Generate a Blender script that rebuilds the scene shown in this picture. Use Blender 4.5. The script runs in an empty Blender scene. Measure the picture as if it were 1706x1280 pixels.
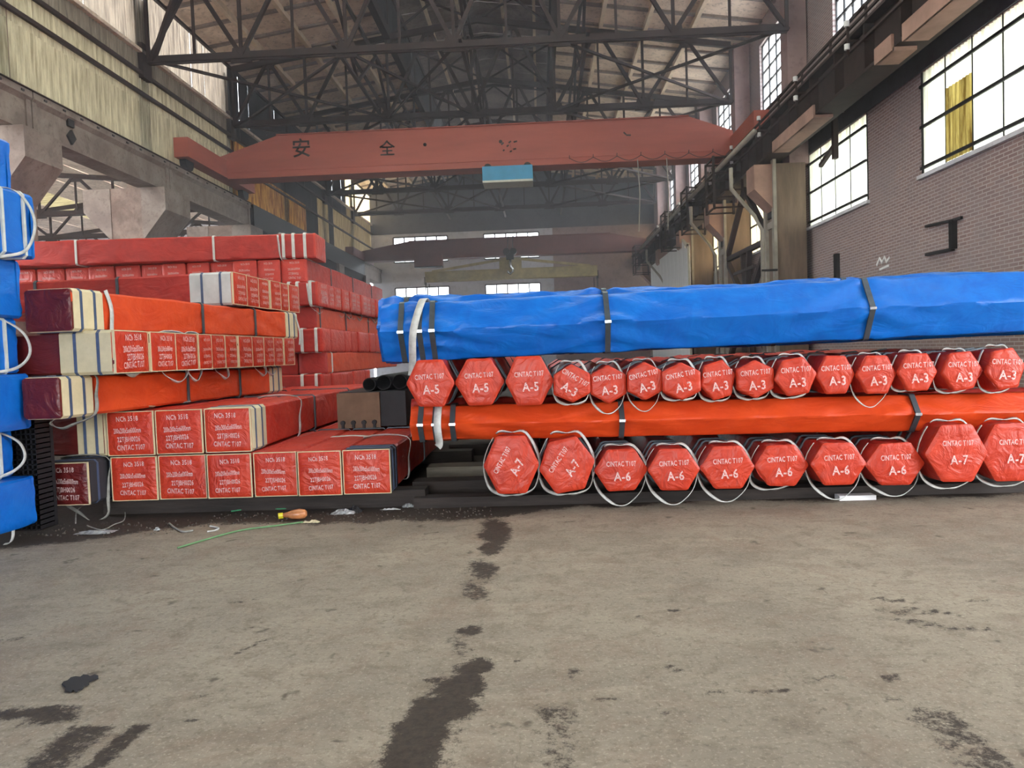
import bpy, math, random
from math import sin, cos, pi, radians, atan, tan, sqrt, hypot
from mathutils import Vector, Matrix, noise

sc = bpy.context.scene
COL = sc.collection
random.seed(7)

# ------------------------------------------------------------------ camera
FPX, CX, CY = 1250.0, 853.0, 640.0
ROLL, YAW, PITCH = radians(2.0), radians(2.24), radians(2.35)
CAMZ = 1.5
fwd0 = Vector((-sin(YAW), cos(YAW), 0))
R0 = Vector((cos(YAW), sin(YAW), 0))
fwd = (fwd0 * cos(PITCH) + Vector((0, 0, -1)) * sin(PITCH)).normalized()
U0 = R0.cross(fwd).normalized()
CR = R0 * cos(ROLL) - U0 * sin(ROLL)
CU = R0 * sin(ROLL) + U0 * cos(ROLL)
cam_d = bpy.data.cameras.new('camera')
cam = bpy.data.objects.new('camera', cam_d)
COL.objects.link(cam)
cam_d.sensor_fit = 'HORIZONTAL'
cam_d.sensor_width = 36.0
cam_d.lens = FPX / 1706.0 * 36.0
cam_d.clip_end = 300
cam_d.clip_start = 0.05
mw = Matrix((CR, CU, -fwd)).transposed().to_4x4()
mw.translation = Vector((0, 0, CAMZ))
cam.matrix_world = mw
sc.camera = cam
EYE = Vector((0, 0, CAMZ))


def ray(px, py):
    return (fwd + CR * ((px - CX) / FPX) + CU * ((CY - py) / FPX))


def atY(px, py, Y):
    r = ray(px, py); return EYE + r * (Y / r.y)


def atX(px, py, X):
    r = ray(px, py); return EYE + r * (X / r.x)


def atZ(px, py, Z):
    r = ray(px, py); return EYE + r * ((Z - CAMZ) / r.z)


# ------------------------------------------------------------------ world, exposure
world = bpy.data.worlds.new('overcast_sky')
sc.world = world
world.use_nodes = True
wn = world.node_tree
wn.nodes.clear()
wo = wn.nodes.new('ShaderNodeOutputWorld')
bg = wn.nodes.new('ShaderNodeBackground')
tc = wn.nodes.new('ShaderNodeTexCoord')
sx = wn.nodes.new('ShaderNodeSeparateXYZ')
rp = wn.nodes.new('ShaderNodeValToRGB')
wn.links.new(tc.outputs['Generated'], sx.inputs[0])
mr = wn.nodes.new('ShaderNodeMapRange')
mr.inputs[1].default_value = -1
wn.links.new(sx.outputs['Z'], mr.inputs[0])
wn.links.new(mr.outputs[0], rp.inputs[0])
e = rp.color_ramp.elements
e[0].position = 0.47; e[0].color = (0.46, 0.44, 0.40, 1)
e[1].position = 0.52; e[1].color = (0.90, 0.95, 1.0, 1)
wn.links.new(rp.outputs[0], bg.inputs[0])
bg.inputs[1].default_value = 3.0
wn.links.new(bg.outputs[0], wo.inputs[0])
sc.view_settings.view_transform = 'Standard'
sc.view_settings.look = 'None'
sc.view_settings.gamma = 1.0
sc.view_settings.use_curve_mapping = False
sc.view_settings.exposure = 2.62
HAZE = 0.007


# ------------------------------------------------------------------ materials
def srgb(r, g, b):
    f = lambda c: ((c / 255) / 12.92 if c / 255 <= 0.04045 else ((c / 255 + 0.055) / 1.055) ** 2.4)
    return (f(r), f(g), f(b), 1)


class N:
    """small node-tree helper"""
    def __init__(s, name):
        s.m = bpy.data.materials.new(name); s.m.use_nodes = True
        s.t = s.m.node_tree; s.n = s.t.nodes; s.l = s.t.links
        s.b = s.n['Principled BSDF']; s.out = s.n['Material Output']

    def node(s, kind, **kw):
        nd = s.n.new('ShaderNode' + kind)
        for k, v in kw.items():
            if k.startswith('_'):
                setattr(nd, k[1:], v)
            else:
                nd.inputs[k.replace('__', ' ')].default_value = v
        return nd

    def link(s, a, b): s.l.new(a, b)

    def coords(s, scale=(1, 1, 1), per_object=False, which='Object'):
        tc = s.node('TexCoord')
        mp = s.node('Mapping'); mp.inputs['Scale'].default_value = scale
        s.link(tc.outputs[which], mp.inputs['Vector'])
        if per_object:
            oi = s.node('ObjectInfo')
            s.link(oi.outputs['Location'], mp.inputs['Location'])
        return mp.outputs[0]

    def ramp(s, fac, stops):
        r = s.node('ValToRGB'); el = r.color_ramp.elements
        while len(el) < len(stops): el.new(0.5)
        for k, (p, c) in enumerate(stops):
            el[k].position = p; el[k].color = c
        s.link(fac, r.inputs[0]); return r.outputs[0]

    def mix(s, fac, a, b, blend='MIX'):
        m = s.node('Mix', _data_type='RGBA', _blend_type=blend)
        if isinstance(fac, (int, float)): m.inputs[0].default_value = fac
        else: s.link(fac, m.inputs[0])
        for i, v in ((6, a), (7, b)):
            if isinstance(v, tuple): m.inputs[i].default_value = v
            else: s.link(v, m.inputs[i])
        return m.outputs[2]

    def bump(s, h, strength=0.3, dist=0.01, prev=None):
        b = s.node('Bump'); b.inputs['Strength'].default_value = strength
        b.inputs['Distance'].default_value = dist
        s.link(h, b.inputs['Height'])
        if prev is not None: s.link(prev, b.inputs['Normal'])
        return b.outputs[0]


def noise_tex(q, vec, scale, detail=4, rough=0.55, dist=0.0):
    t = q.node('TexNoise'); t.inputs['Scale'].default_value = scale
    t.inputs['Detail'].default_value = detail; t.inputs['Roughness'].default_value = rough
    t.inputs['Distortion'].default_value = dist
    q.link(vec, t.inputs['Vector']); return t.outputs['Fac']


def tarp(name, col, dark, rough=0.4, crease=0.5, scale=1.0):
    q = N(name)
    v = q.coords(per_object=True)
    n1 = noise_tex(q, v, 3.0 * scale, 5, 0.6, 1.2)
    c = q.mix(q.ramp(n1, [(0.3, (0, 0, 0, 1)), (0.75, (1, 1, 1, 1))]), dark, col)
    q.link(c, q.b.inputs['Base Color'])
    n3 = noise_tex(q, v, 9 * scale, 3, 0.5, 0.5)
    rr = q.node('MapRange'); rr.inputs[3].default_value = rough - 0.1; rr.inputs[4].default_value = rough + 0.12
    q.link(n3, rr.inputs[0]); q.link(rr.outputs[0], q.b.inputs['Roughness'])
    vs = q.coords(scale=(1.0, 0.45, 1.0), per_object=True)
    n2 = noise_tex(q, vs, 5 * scale, 3, 0.5, 2.5)
    w = q.node('TexVoronoi', _feature='DISTANCE_TO_EDGE'); w.inputs['Scale'].default_value = 4.5 * scale
    q.link(vs, w.inputs['Vector'])
    wr = q.ramp(w.outputs['Distance'], [(0, (1, 1, 1, 1)), (0.12, (0, 0, 0, 1))])
    b1 = q.bump(n2, crease, 0.05)
    b2 = q.bump(wr, crease * 0.35, 0.008, b1)
    q.link(b2, q.b.inputs['Normal'])
    q.b.inputs['Specular IOR Level'].default_value = 0.38
    return q.m


def flat(name, col, rough=0.6, metal=0.0, var=0.25, scale=8.0, bump=0.0, dark=None, stretch=(1, 1, 1), per_object=False):
    q = N(name)
    v = q.coords(scale=stretch, per_object=per_object)
    n1 = noise_tex(q, v, scale, 6, 0.65)
    d = dark or tuple(x * (1 - var * 1.6) for x in col[:3]) + (1,)
    q.link(q.mix(q.ramp(n1, [(0.33, (0, 0, 0, 1)), (0.66, (1, 1, 1, 1))]), d, col), q.b.inputs['Base Color'])
    q.b.inputs['Roughness'].default_value = rough
    q.b.inputs['Metallic'].default_value = metal
    if bump: q.link(q.bump(n1, bump, 0.02), q.b.inputs['Normal'])
    return q.m


M = {}
M['red'] = tarp('red_tarpaulin', srgb(206, 70, 52), srgb(176, 48, 38), 0.40, 0.40)
M['orange'] = tarp('orange_red_tarpaulin', srgb(210, 74, 28), srgb(190, 58, 20), 0.45, 0.2)
M['deep_red'] = tarp('deep_red_tarpaulin', srgb(184, 54, 42), srgb(150, 38, 32), 0.42, 0.3)
M['face_red'] = tarp('red_film_cover', srgb(192, 60, 34), srgb(168, 46, 26), 0.40, 0.38, 1.0)
M['maroon'] = tarp('dark_maroon_film', srgb(104, 30, 28), srgb(78, 22, 22), 0.35, 0.4)  # dark wrap colour of the left stack's near ends
M['blue'] = tarp('blue_tarpaulin', srgb(10, 108, 196), srgb(6, 88, 176), 0.38, 0.22)
M['card'] = flat('cream_board', srgb(196, 184, 150), 0.8, var=0.12, scale=6)
M['card_edge'] = flat('cream_board_edge', srgb(206, 190, 152), 0.75, var=0.1)
M['silver_wrap'] = flat('silver_grey_wrap', srgb(190, 194, 190), 0.5, var=0.15, scale=4)
M['steel_strap'] = flat('steel_strapping', srgb(84, 92, 98), 0.45, 0.5, 0.2)
M['blue_strap'] = flat('blue_grey_strapping', srgb(70, 86, 116), 0.5, 0.1, 0.2)
M['white_strap'] = flat('white_strapping', srgb(205, 208, 200), 0.55, var=0.15)
M['sling'] = flat('white_webbing', srgb(198, 198, 192), 0.85, var=0.2, scale=14)
M['sling_dirty'] = flat('grey_webbing', srgb(150, 148, 140), 0.9, var=0.3, scale=14)
M['clip'] = flat('bright_clip', srgb(220, 225, 230), 0.25, 0.8, 0.1)
M['dark_wood'] = flat('dark_timber', srgb(58, 50, 45), 0.85, var=0.4, scale=5, bump=0.4, stretch=(0.3, 3, 3))
M['pale_wood'] = flat('worn_timber', srgb(120, 112, 98), 0.85, var=0.3, scale=5, bump=0.3, stretch=(0.3, 3, 3))
M['black_steel'] = flat('black_steel', srgb(34, 33, 36), 0.6, 0.3, 0.3)
M['truss'] = flat('rust_brown_steel', srgb(52, 34, 31), 0.8, 0.1, 0.35, 3, 0.1)
M['truss_far'] = M['truss']
M['crane_red'] = flat('faded_red_oxide_paint', srgb(176, 92, 76), 0.7, 0, 0.12, 0.9, 0.02, stretch=(0.5, 1, 3))
M['crane_dark'] = flat('dull_maroon_paint', srgb(118, 72, 68), 0.75, 0, 0.2, 1.5)
M['hoist_blue'] = flat('hoist_blue_paint', srgb(66, 150, 190), 0.55, 0, 0.12, 2)
M['cream_paint'] = flat('cream_paint', srgb(205, 205, 190), 0.6, var=0.1)
M['yellow_steel'] = flat('faded_yellow_paint', srgb(196, 180, 128), 0.7, 0, 0.25, 2)
M['rusty_plate'] = flat('rusty_brown_plate', srgb(128, 104, 82), 0.8, 0, 0.22, 4, 0.1)
M['black_paint'] = flat('black_stencil_paint', srgb(28, 26, 27), 0.8, var=0.1)
M['pipe_grey'] = flat('weathered_grey_pipe', srgb(165, 158, 146), 0.7, var=0.2, scale=3)
M['insulator'] = flat('white_porcelain', srgb(225, 225, 225), 0.3, var=0.05)
M['dark_sheet'] = flat('soot_dark_sheeting', srgb(46, 45, 50), 0.9, var=0.3, scale=1.5, stretch=(1, 4, 0.4))
M['pink_conc'] = flat('pinkish_steel_flange', srgb(176, 140, 126), 0.8, var=0.2, scale=2)
M['brown_timber'] = flat('brown_clad_column', srgb(128, 108, 92), 0.85, var=0.3, scale=1.6, stretch=(3, 3, 0.5))
M['slab_light'] = flat('whitewashed_purlin', srgb(226, 208, 184), 0.85, var=0.2, scale=2)


def concrete(name, c1, c2, c3, sc1=1.2):
    q = N(name)
    v = q.coords(per_object=True)
    a = noise_tex(q, v, sc1, 8, 0.65, 0.6)
    b = noise_tex(q, v, sc1 * 7, 6, 0.7)
    c = q.mix(q.ramp(a, [(0.38, (0, 0, 0, 1)), (0.62, (1, 1, 1, 1))]), c2, c1)
    c = q.mix(q.ramp(b, [(0.52, (0, 0, 0, 1)), (0.72, (0.8, 0.8, 0.8, 1))]), c, c3)
    q.link(c, q.b.inputs['Base Color'])
    q.b.inputs['Roughness'].default_value = 0.88
    q.link(q.bump(b, 0.4, 0.02), q.b.inputs['Normal'])
    return q.m


M['beam_conc'] = concrete('stained_concrete', srgb(136, 124, 114), srgb(108, 94, 86), srgb(82, 66, 58))
M['col_conc'] = concrete('crumbling_concrete', srgb(132, 114, 102), srgb(96, 78, 68), srgb(84, 52, 42), 1.6)
M['roof_panel'] = concrete('sooty_roof_slab', srgb(238, 220, 202), srgb(206, 186, 168), srgb(116, 100, 90), 0.9)
M['roof_dark'] = concrete('dark_roof_slab', srgb(150, 138, 130), srgb(116, 106, 102), srgb(76, 70, 70), 0.9)
M['plaster'] = concrete('grey_plaster', srgb(222, 222, 230), srgb(202, 202, 210), srgb(176, 174, 178), 0.35)
M['plaster_brown'] = concrete('brown_grey_brickwork', srgb(168, 144, 142), srgb(146, 122, 120), srgb(120, 100, 98), 0.5)
M['upper_grey'] = concrete('dark_grey_cladding', srgb(92, 92, 100), srgb(78, 78, 86), srgb(66, 64, 70), 0.3)


def brick_mat():
    q = N('aged_red_brick')
    tcn = q.node('TexCoord'); sp = q.node('SeparateXYZ'); cb = q.node('CombineXYZ')
    q.link(tcn.outputs['Object'], sp.inputs[0])
    q.link(sp.outputs['Y'], cb.inputs['X']); q.link(sp.outputs['Z'], cb.inputs['Y'])
    br = q.node('TexBrick')
    q.link(cb.outputs[0], br.inputs['Vector'])
    br.inputs['Scale'].default_value = 1.0
    br.inputs['Brick Width'].default_value = 0.25
    br.inputs['Row Height'].default_value = 0.07
    br.inputs['Mortar Size'].default_value = 0.01
    br.inputs['Color1'].default_value = srgb(150, 124, 120)
    br.inputs['Color2'].default_value = srgb(132, 108, 108)
    br.inputs['Mortar'].default_value = srgb(182, 172, 170)
    n1 = noise_tex(q, cb.outputs[0], 0.6, 6, 0.7, 0.5)
    c = q.mix(q.ramp(n1, [(0.4, (0, 0, 0, 1)), (0.7, (0.7, 0.7, 0.7, 1))]), br.outputs['Color'], srgb(146, 136, 138))
    n2 = noise_tex(q, cb.outputs[0], 2.5, 4, 0.7, 0.2)
    c = q.mix(q.ramp(n2, [(0.62, (0, 0, 0, 1)), (0.75, (0.5, 0.5, 0.5, 1))]), c, srgb(160, 145, 140))
    q.link(c, q.b.inputs['Base Color'])
    q.b.inputs['Roughness'].default_value = 0.9
    q.link(q.bump(br.outputs['Fac'], -0.5, 0.01), q.b.inputs['Normal'])
    return q.m


M['brick'] = brick_mat()


def sheet_mat(name, col, streak, amount, trans, glow=0.0):
    """translucent corrugated fibreglass with vertical weather streaks"""
    q = N(name)
    v = q.coords(scale=(1, 6, 0.5), per_object=True)
    n = noise_tex(q, v, 1.5, 6, 0.65, 0.3)
    c = q.mix(q.ramp(n, [(0.5 - amount * 0.2, (0, 0, 0, 1)), (0.72 - amount * 0.15, (1, 1, 1, 1))]), col, streak)
    df = q.node('BsdfDiffuse'); tr = q.node('BsdfTranslucent'); ms = q.node('MixShader')
    ms.inputs[0].default_value = trans
    q.link(c, df.inputs[0]); q.link(c, tr.inputs[0])
    q.link(df.outputs[0], ms.inputs[1]); q.link(tr.outputs[0], ms.inputs[2])
    q.link(ms.outputs[0], q.out.inputs['Surface'])
    q.n.remove(q.b)
    return q.m


M['sheet_grey'] = sheet_mat('grey_cream_fibreglass', srgb(212, 204, 176), srgb(158, 148, 122), 0.6, 0.36)
M['sheet_dim'] = sheet_mat('dim_upper_sheeting', srgb(150, 140, 126), srgb(104, 96, 88), 0.6, 0.3)
M['sheet_amber'] = sheet_mat('amber_stained_fibreglass', srgb(220, 176, 92), srgb(120, 70, 30), 0.9, 0.8)
M['sheet_cream'] = sheet_mat('cream_fibreglass', srgb(216, 200, 160), srgb(168, 146, 104), 0.5, 0.7)
M['sheet_white'] = sheet_mat('white_fibreglass', srgb(232, 234, 218), srgb(176, 182, 160), 0.6, 0.30)
M['sheet_stained'] = sheet_mat('mildewed_yellow_fibreglass', srgb(208, 190, 120), srgb(120, 96, 46), 0.8, 0.5)
M['partition'] = flat('pale_grey_sheeting', srgb(236, 238, 238), 0.6, var=0.12, scale=2, stretch=(1, 4, 0.4))


def glass_mat():
    q = N('dusty_window_glass')
    tr = q.node('BsdfTransparent'); tr.inputs[0].default_value = (0.92, 0.94, 0.96, 1)
    tl = q.node('BsdfTranslucent'); tl.inputs[0].default_value = (0.85, 0.87, 0.88, 1)
    ms = q.node('MixShader'); ms.inputs[0].default_value = 0.15
    q.link(tr.outputs[0], ms.inputs[1]); q.link(tl.outputs[0], ms.inputs[2])
    q.link(ms.outputs[0], q.out.inputs['Surface']); q.n.remove(q.b)
    return q.m


M['glass'] = glass_mat()


def stencil_mat():
    q = N('worn_white_stencil_paint')
    v = q.coords(per_object=True)
    n = noise_tex(q, v, 16, 4, 0.7)
    a = q.ramp(n, [(0.40, (0.15, 0.15, 0.15, 1)), (0.56, (0.85, 0.85, 0.85, 1))])
    q.b.inputs['Base Color'].default_value = srgb(232, 205, 200)
    q.b.inputs['Roughness'].default_value = 0.5
    q.link(a, q.b.inputs['Alpha'])
    return q.m


M['stencil'] = stencil_mat()


def floor_mat():
    q = N('worn_concrete_floor')
    v = q.coords()
    a = noise_tex(q, v, 0.7, 7, 0.6, 0.4)
    b = noise_tex(q, v, 5.0, 8, 0.7, 0.5)
    c0 = noise_tex(q, v, 28.0, 5, 0.7)
    col = q.mix(q.ramp(a, [(0.35, (0, 0, 0, 1)), (0.65, (1, 1, 1, 1))]), srgb(120, 111, 98), srgb(142, 132, 116))
    vs = q.coords(scale=(0.35, 1.6, 1))
    st = noise_tex(q, vs, 3.0, 8, 0.7, 0.8)
    col = q.mix(q.ramp(st, [(0.5, (0, 0, 0, 1)), (0.72, (0.35, 0.35, 0.35, 1))]), col, srgb(168, 156, 136))
    col = q.mix(q.ramp(b, [(0.5, (0, 0, 0, 1)), (0.72, (0.75, 0.75, 0.75, 1))]), col, srgb(98, 86, 72))
    col = q.mix(q.ramp(c0, [(0.52, (0, 0, 0, 1)), (0.72, (0.7, 0.7, 0.7, 1))]), col, srgb(86, 76, 64))
    d0 = noise_tex(q, v, 2.2, 9, 0.78, 1.0)
    col = q.mix(q.ramp(d0, [(0.5, (0, 0, 0, 1)), (0.64, (0.55, 0.55, 0.55, 1))]), col, srgb(118, 100, 86))
    col = q.mix(q.ramp(noise_tex(q, v, 60, 3, 0.7), [(0.55, (0, 0, 0, 1)), (0.68, (0.28, 0.28, 0.28, 1))]), col, srgb(196, 186, 166))
    vd = q.coords(scale=(1.3, 0.5, 1)); vd2 = noise_tex(q, vd, 7.0, 9, 0.8, 1.5)
    col = q.mix(q.ramp(vd2, [(0.60, (0, 0, 0, 1)), (0.68, (0.75, 0.75, 0.75, 1))]), col, srgb(86, 76, 64))
    # scattered small scuffs and pits
    vo = q.node('TexVoronoi'); vo.inputs['Scale'].default_value = 2.6
    wv = q.node('VectorMath', _operation='ADD')
    nz = q.node('TexNoise'); nz.inputs['Scale'].default_value = 9; nz.inputs['Detail'].default_value = 4
    q.link(v, nz.inputs['Vector']); q.link(v, wv.inputs[0])
    sv = q.node('VectorMath', _operation='SCALE'); sv.inputs['Scale'].default_value = 0.35
    q.link(nz.outputs['Color'], sv.inputs[0]); q.link(sv.outputs[0], wv.inputs[1])
    q.link(wv.outputs[0], vo.inputs['Vector'])
    sp = q.ramp(vo.outputs['Distance'], [(0.05, (0.9, 0.9, 0.9, 1)), (0.15, (0, 0, 0, 1))])
    col = q.mix(sp, col, srgb(84, 76, 64))
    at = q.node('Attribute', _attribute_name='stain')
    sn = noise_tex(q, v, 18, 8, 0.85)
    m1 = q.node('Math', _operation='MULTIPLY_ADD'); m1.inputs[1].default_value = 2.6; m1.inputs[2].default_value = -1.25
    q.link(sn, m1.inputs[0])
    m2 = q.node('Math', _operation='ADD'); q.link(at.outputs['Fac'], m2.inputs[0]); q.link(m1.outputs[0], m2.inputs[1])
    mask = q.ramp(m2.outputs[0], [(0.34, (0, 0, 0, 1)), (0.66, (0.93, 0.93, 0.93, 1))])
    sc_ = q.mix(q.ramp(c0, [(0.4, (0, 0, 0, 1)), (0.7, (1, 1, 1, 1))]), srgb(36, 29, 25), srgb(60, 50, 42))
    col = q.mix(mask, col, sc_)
    q.link(col, q.b.inputs['Base Color'])
    q.b.inputs['Roughness'].default_value = 0.8
    q.b.inputs['Specular IOR Level'].default_value = 0.3
    b1 = q.bump(b, 0.35, 0.02)
    b2 = q.bump(c0, 0.4, 0.006, b1)
    q.link(b2, q.b.inputs['Normal'])
    return q.m


M['floor'] = floor_mat()


# ------------------------------------------------------------------ mesh helpers
class MB:
    def __init__(s): s.v = []; s.f = []; s.mi = []; s.cur = 0

    def add(s, vs, fs):
        o = len(s.v); s.v += [tuple(p) for p in vs]
        s.f += [tuple(i + o for i in f) for f in fs]; s.mi += [s.cur] * len(fs)

    def box(s, x0, x1, y0, y1, z0, z1):
        s.add([(x0, y0, z0), (x1, y0, z0), (x1, y1, z0), (x0, y1, z0), (x0, y0, z1), (x1, y0, z1), (x1, y1, z1), (x0, y1, z1)],
              [(0, 3, 2, 1), (4, 5, 6, 7), (0, 1, 5, 4), (1, 2, 6, 5), (2, 3, 7, 6), (3, 0, 4, 7)])

    def bar(s, a, b, w, h=None, up=(0, 0, 1)):
        a = Vector(a); b = Vector(b); h = h or w
        d = (b - a).normalized(); up = Vector(up)
        if abs(d.dot(up)) > 0.98: up = Vector((0, 1, 0))
        r = d.cross(up).normalized(); u = r.cross(d)
        vs = []
        for p in (a, b):
            for i, j in ((-1, -1), (1, -1), (1, 1), (-1, 1)):
                vs.append(p + r * (i * w / 2) + u * (j * h / 2))
        s.add(vs, [(0, 3, 2, 1), (4, 5, 6, 7), (0, 1, 5, 4), (1, 2, 6, 5), (2, 3, 7, 6), (3, 0, 4, 7)])

    def angle(s, a, b, w, t, up=(0, 0, 1)):
        """an angle-iron member: two thin legs"""
        a = Vector(a); b = Vector(b); d = (b - a).normalized(); up = Vector(up)
        if abs(d.dot(up)) > 0.98: up = Vector((0, 1, 0))
        r = d.cross(up).normalized(); u = r.cross(d)
        s.bar(a, b, w, t, up); s.bar(a + u * w / 2, b + u * w / 2, t, w, up)

    def tube(s, pts, r, n=8, cap=True):
        pts = [Vector(p) for p in pts]; o = len(s.v); rings = []
        for i, p in enumerate(pts):
            d = (pts[min(i + 1, len(pts) - 1)] - pts[max(i - 1, 0)]).normalized()
            up = Vector((0, 0, 1)) if abs(d.z) < 0.9 else Vector((0, 1, 0))
            a = d.cross(up).normalized(); b = a.cross(d)
            rings.append([p + (a * cos(2 * pi * k / n) + b * sin(2 * pi * k / n)) * r for k in range(n)])
        vs = [q for rr in rings for q in rr]; fs = []
        for i in range(len(pts) - 1):
            for k in range(n):
                k2 = (k + 1) % n
                fs.append((i * n + k, i * n + k2, (i + 1) * n + k2, (i + 1) * n + k))
        if cap:
            fs.append(tuple(range(n - 1, -1, -1))); fs.append(tuple(range((len(pts) - 1) * n, len(pts) * n)))
        s.add(vs, fs)

    def prism(s, poly, axis, a, b):
        """poly: list of 2-D points; extruded along axis ('x','y','z') from a to b"""
        n = len(poly)
        def P(p, t):
            return {'x': (t, p[0], p[1]), 'y': (p[0], t, p[1]), 'z': (p[0], p[1], t)}[axis]
        vs = [P(p, a) for p in poly] + [P(p, b) for p in poly]
        fs = [tuple(range(n)), tuple(range(2 * n - 1, n - 1, -1))]
        fs += [(i, i + n, (i + 1) % n + n, (i + 1) % n) for i in range(n)]
        s.add(vs, fs)

    def ribbon(s, pts, wid, t, wdir=None, close=False):
        """flat webbing along pts; wid direction mixes Y with the path's in-plane normal"""
        pts = [Vector(p) for p in pts]; n = len(pts); vs = []; fs = []
        for i, p in enumerate(pts):
            a = pts[(i + 1) % n] if close or i < n - 1 else p
            b = pts[i - 1] if close or i > 0 else p
            d = (a - b).normalized()
            w = Vector(wdir(i / n) if callable(wdir) else wdir)
            w = (w - d * w.dot(d)).normalized(); q = d.cross(w)
            for k, m in ((-1, -1), (1, -1), (1, 1), (-1, 1)):
                vs.append(p + w * (k * wid / 2) + q * (m * t / 2))
        m = n if close else n - 1
        for i in range(m):
            j = (i + 1) % n
            for k in range(4):
                fs.append((i * 4 + k, i * 4 + (k + 1) % 4, j * 4 + (k + 1) % 4, j * 4 + k))
        if not close: fs += [(3, 2, 1, 0), tuple((n - 1) * 4 + k for k in range(4))]
        s.add(vs, fs)

    def mesh(s, name, mats, smooth=False):
        me = bpy.data.meshes.new(name); me.from_pydata(s.v, [], s.f)
        for m in (mats if isinstance(mats, (list, tuple)) else [mats]):
            me.materials.append(M[m] if isinstance(m, str) else m)
        if max(s.mi, default=0) > 0: me.polygons.foreach_set('material_index', s.mi)
        if smooth: me.polygons.foreach_set('use_smooth', [True] * len(me.polygons))
        me.update(); return me

    def build(s, name, mats, parent=None, smooth=False, fix=True):
        me = s.mesh(name, mats, smooth)
        if fix:
            import bmesh
            bm = bmesh.new(); bm.from_mesh(me); bmesh.ops.recalc_face_normals(bm, faces=bm.faces)
            bm.to_mesh(me); bm.free()
        return put(name, me, parent)


def put(name, me, parent=None, loc=None, rot=None, scale=None):
    o = bpy.data.objects.new(name, me); COL.objects.link(o)
    if parent is not None: o.parent = parent
    if loc is not None: o.location = loc
    if rot is not None: o.rotation_euler = rot
    if scale is not None: o.scale = scale
    return o


def thing(name, label, cat, loc=(0, 0, 0), rz=0.0, group=None, obj=None):
    o = obj or bpy.data.objects.new(name, None)
    if obj is None:
        COL.objects.link(o); o.location = loc; o.rotation_euler = (0, 0, rz); o.empty_display_size = 0.2
    o['label'] = label; o['category'] = cat; o['kind'] = 'thing'
    if group: o['group'] = group
    return o


def struct(o): o['kind'] = 'structure'; return o


def smooth_by_angle(me, ang=40):
    me.polygons.foreach_set('use_smooth', [True] * len(me.polygons))
    me.set_sharp_from_angle(angle=radians(ang))


def copy_tree(o, parent=None):
    c = o.copy(); COL.objects.link(c)
    if parent is not None: c.parent = parent
    for ch in o.children: copy_tree(ch, c)
    return c


TEXT = {}


def text_mesh(s, font_h=1.0, xs=1.0, off=0.0, mat='stencil'):
    key = (s, xs, off, mat)
    if key in TEXT: return TEXT[key]
    c = bpy.data.curves.new('lettering', 'FONT'); c.body = s; c.align_x = 'CENTER'; c.align_y = 'CENTER'
    c.resolution_u = 2; c.offset = off; c.space_character = 1.08
    o = bpy.data.objects.new('lettering', c); COL.objects.link(o)
    dg = bpy.context.evaluated_depsgraph_get()
    me = bpy.data.meshes.new_from_object(o.evaluated_get(dg))
    bpy.data.objects.remove(o); bpy.data.curves.remove(c)
    for v in me.vertices: v.co.x *= xs
    me.materials.clear(); me.materials.append(M[mat])
    TEXT[key] = me
    return me


# ------------------------------------------------------------------ SETTING
XL, XR, YB = -11.4, 8.0, 51.7
YF = -8.0      # where the modelled hall ends behind the camera (open gable)


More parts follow.
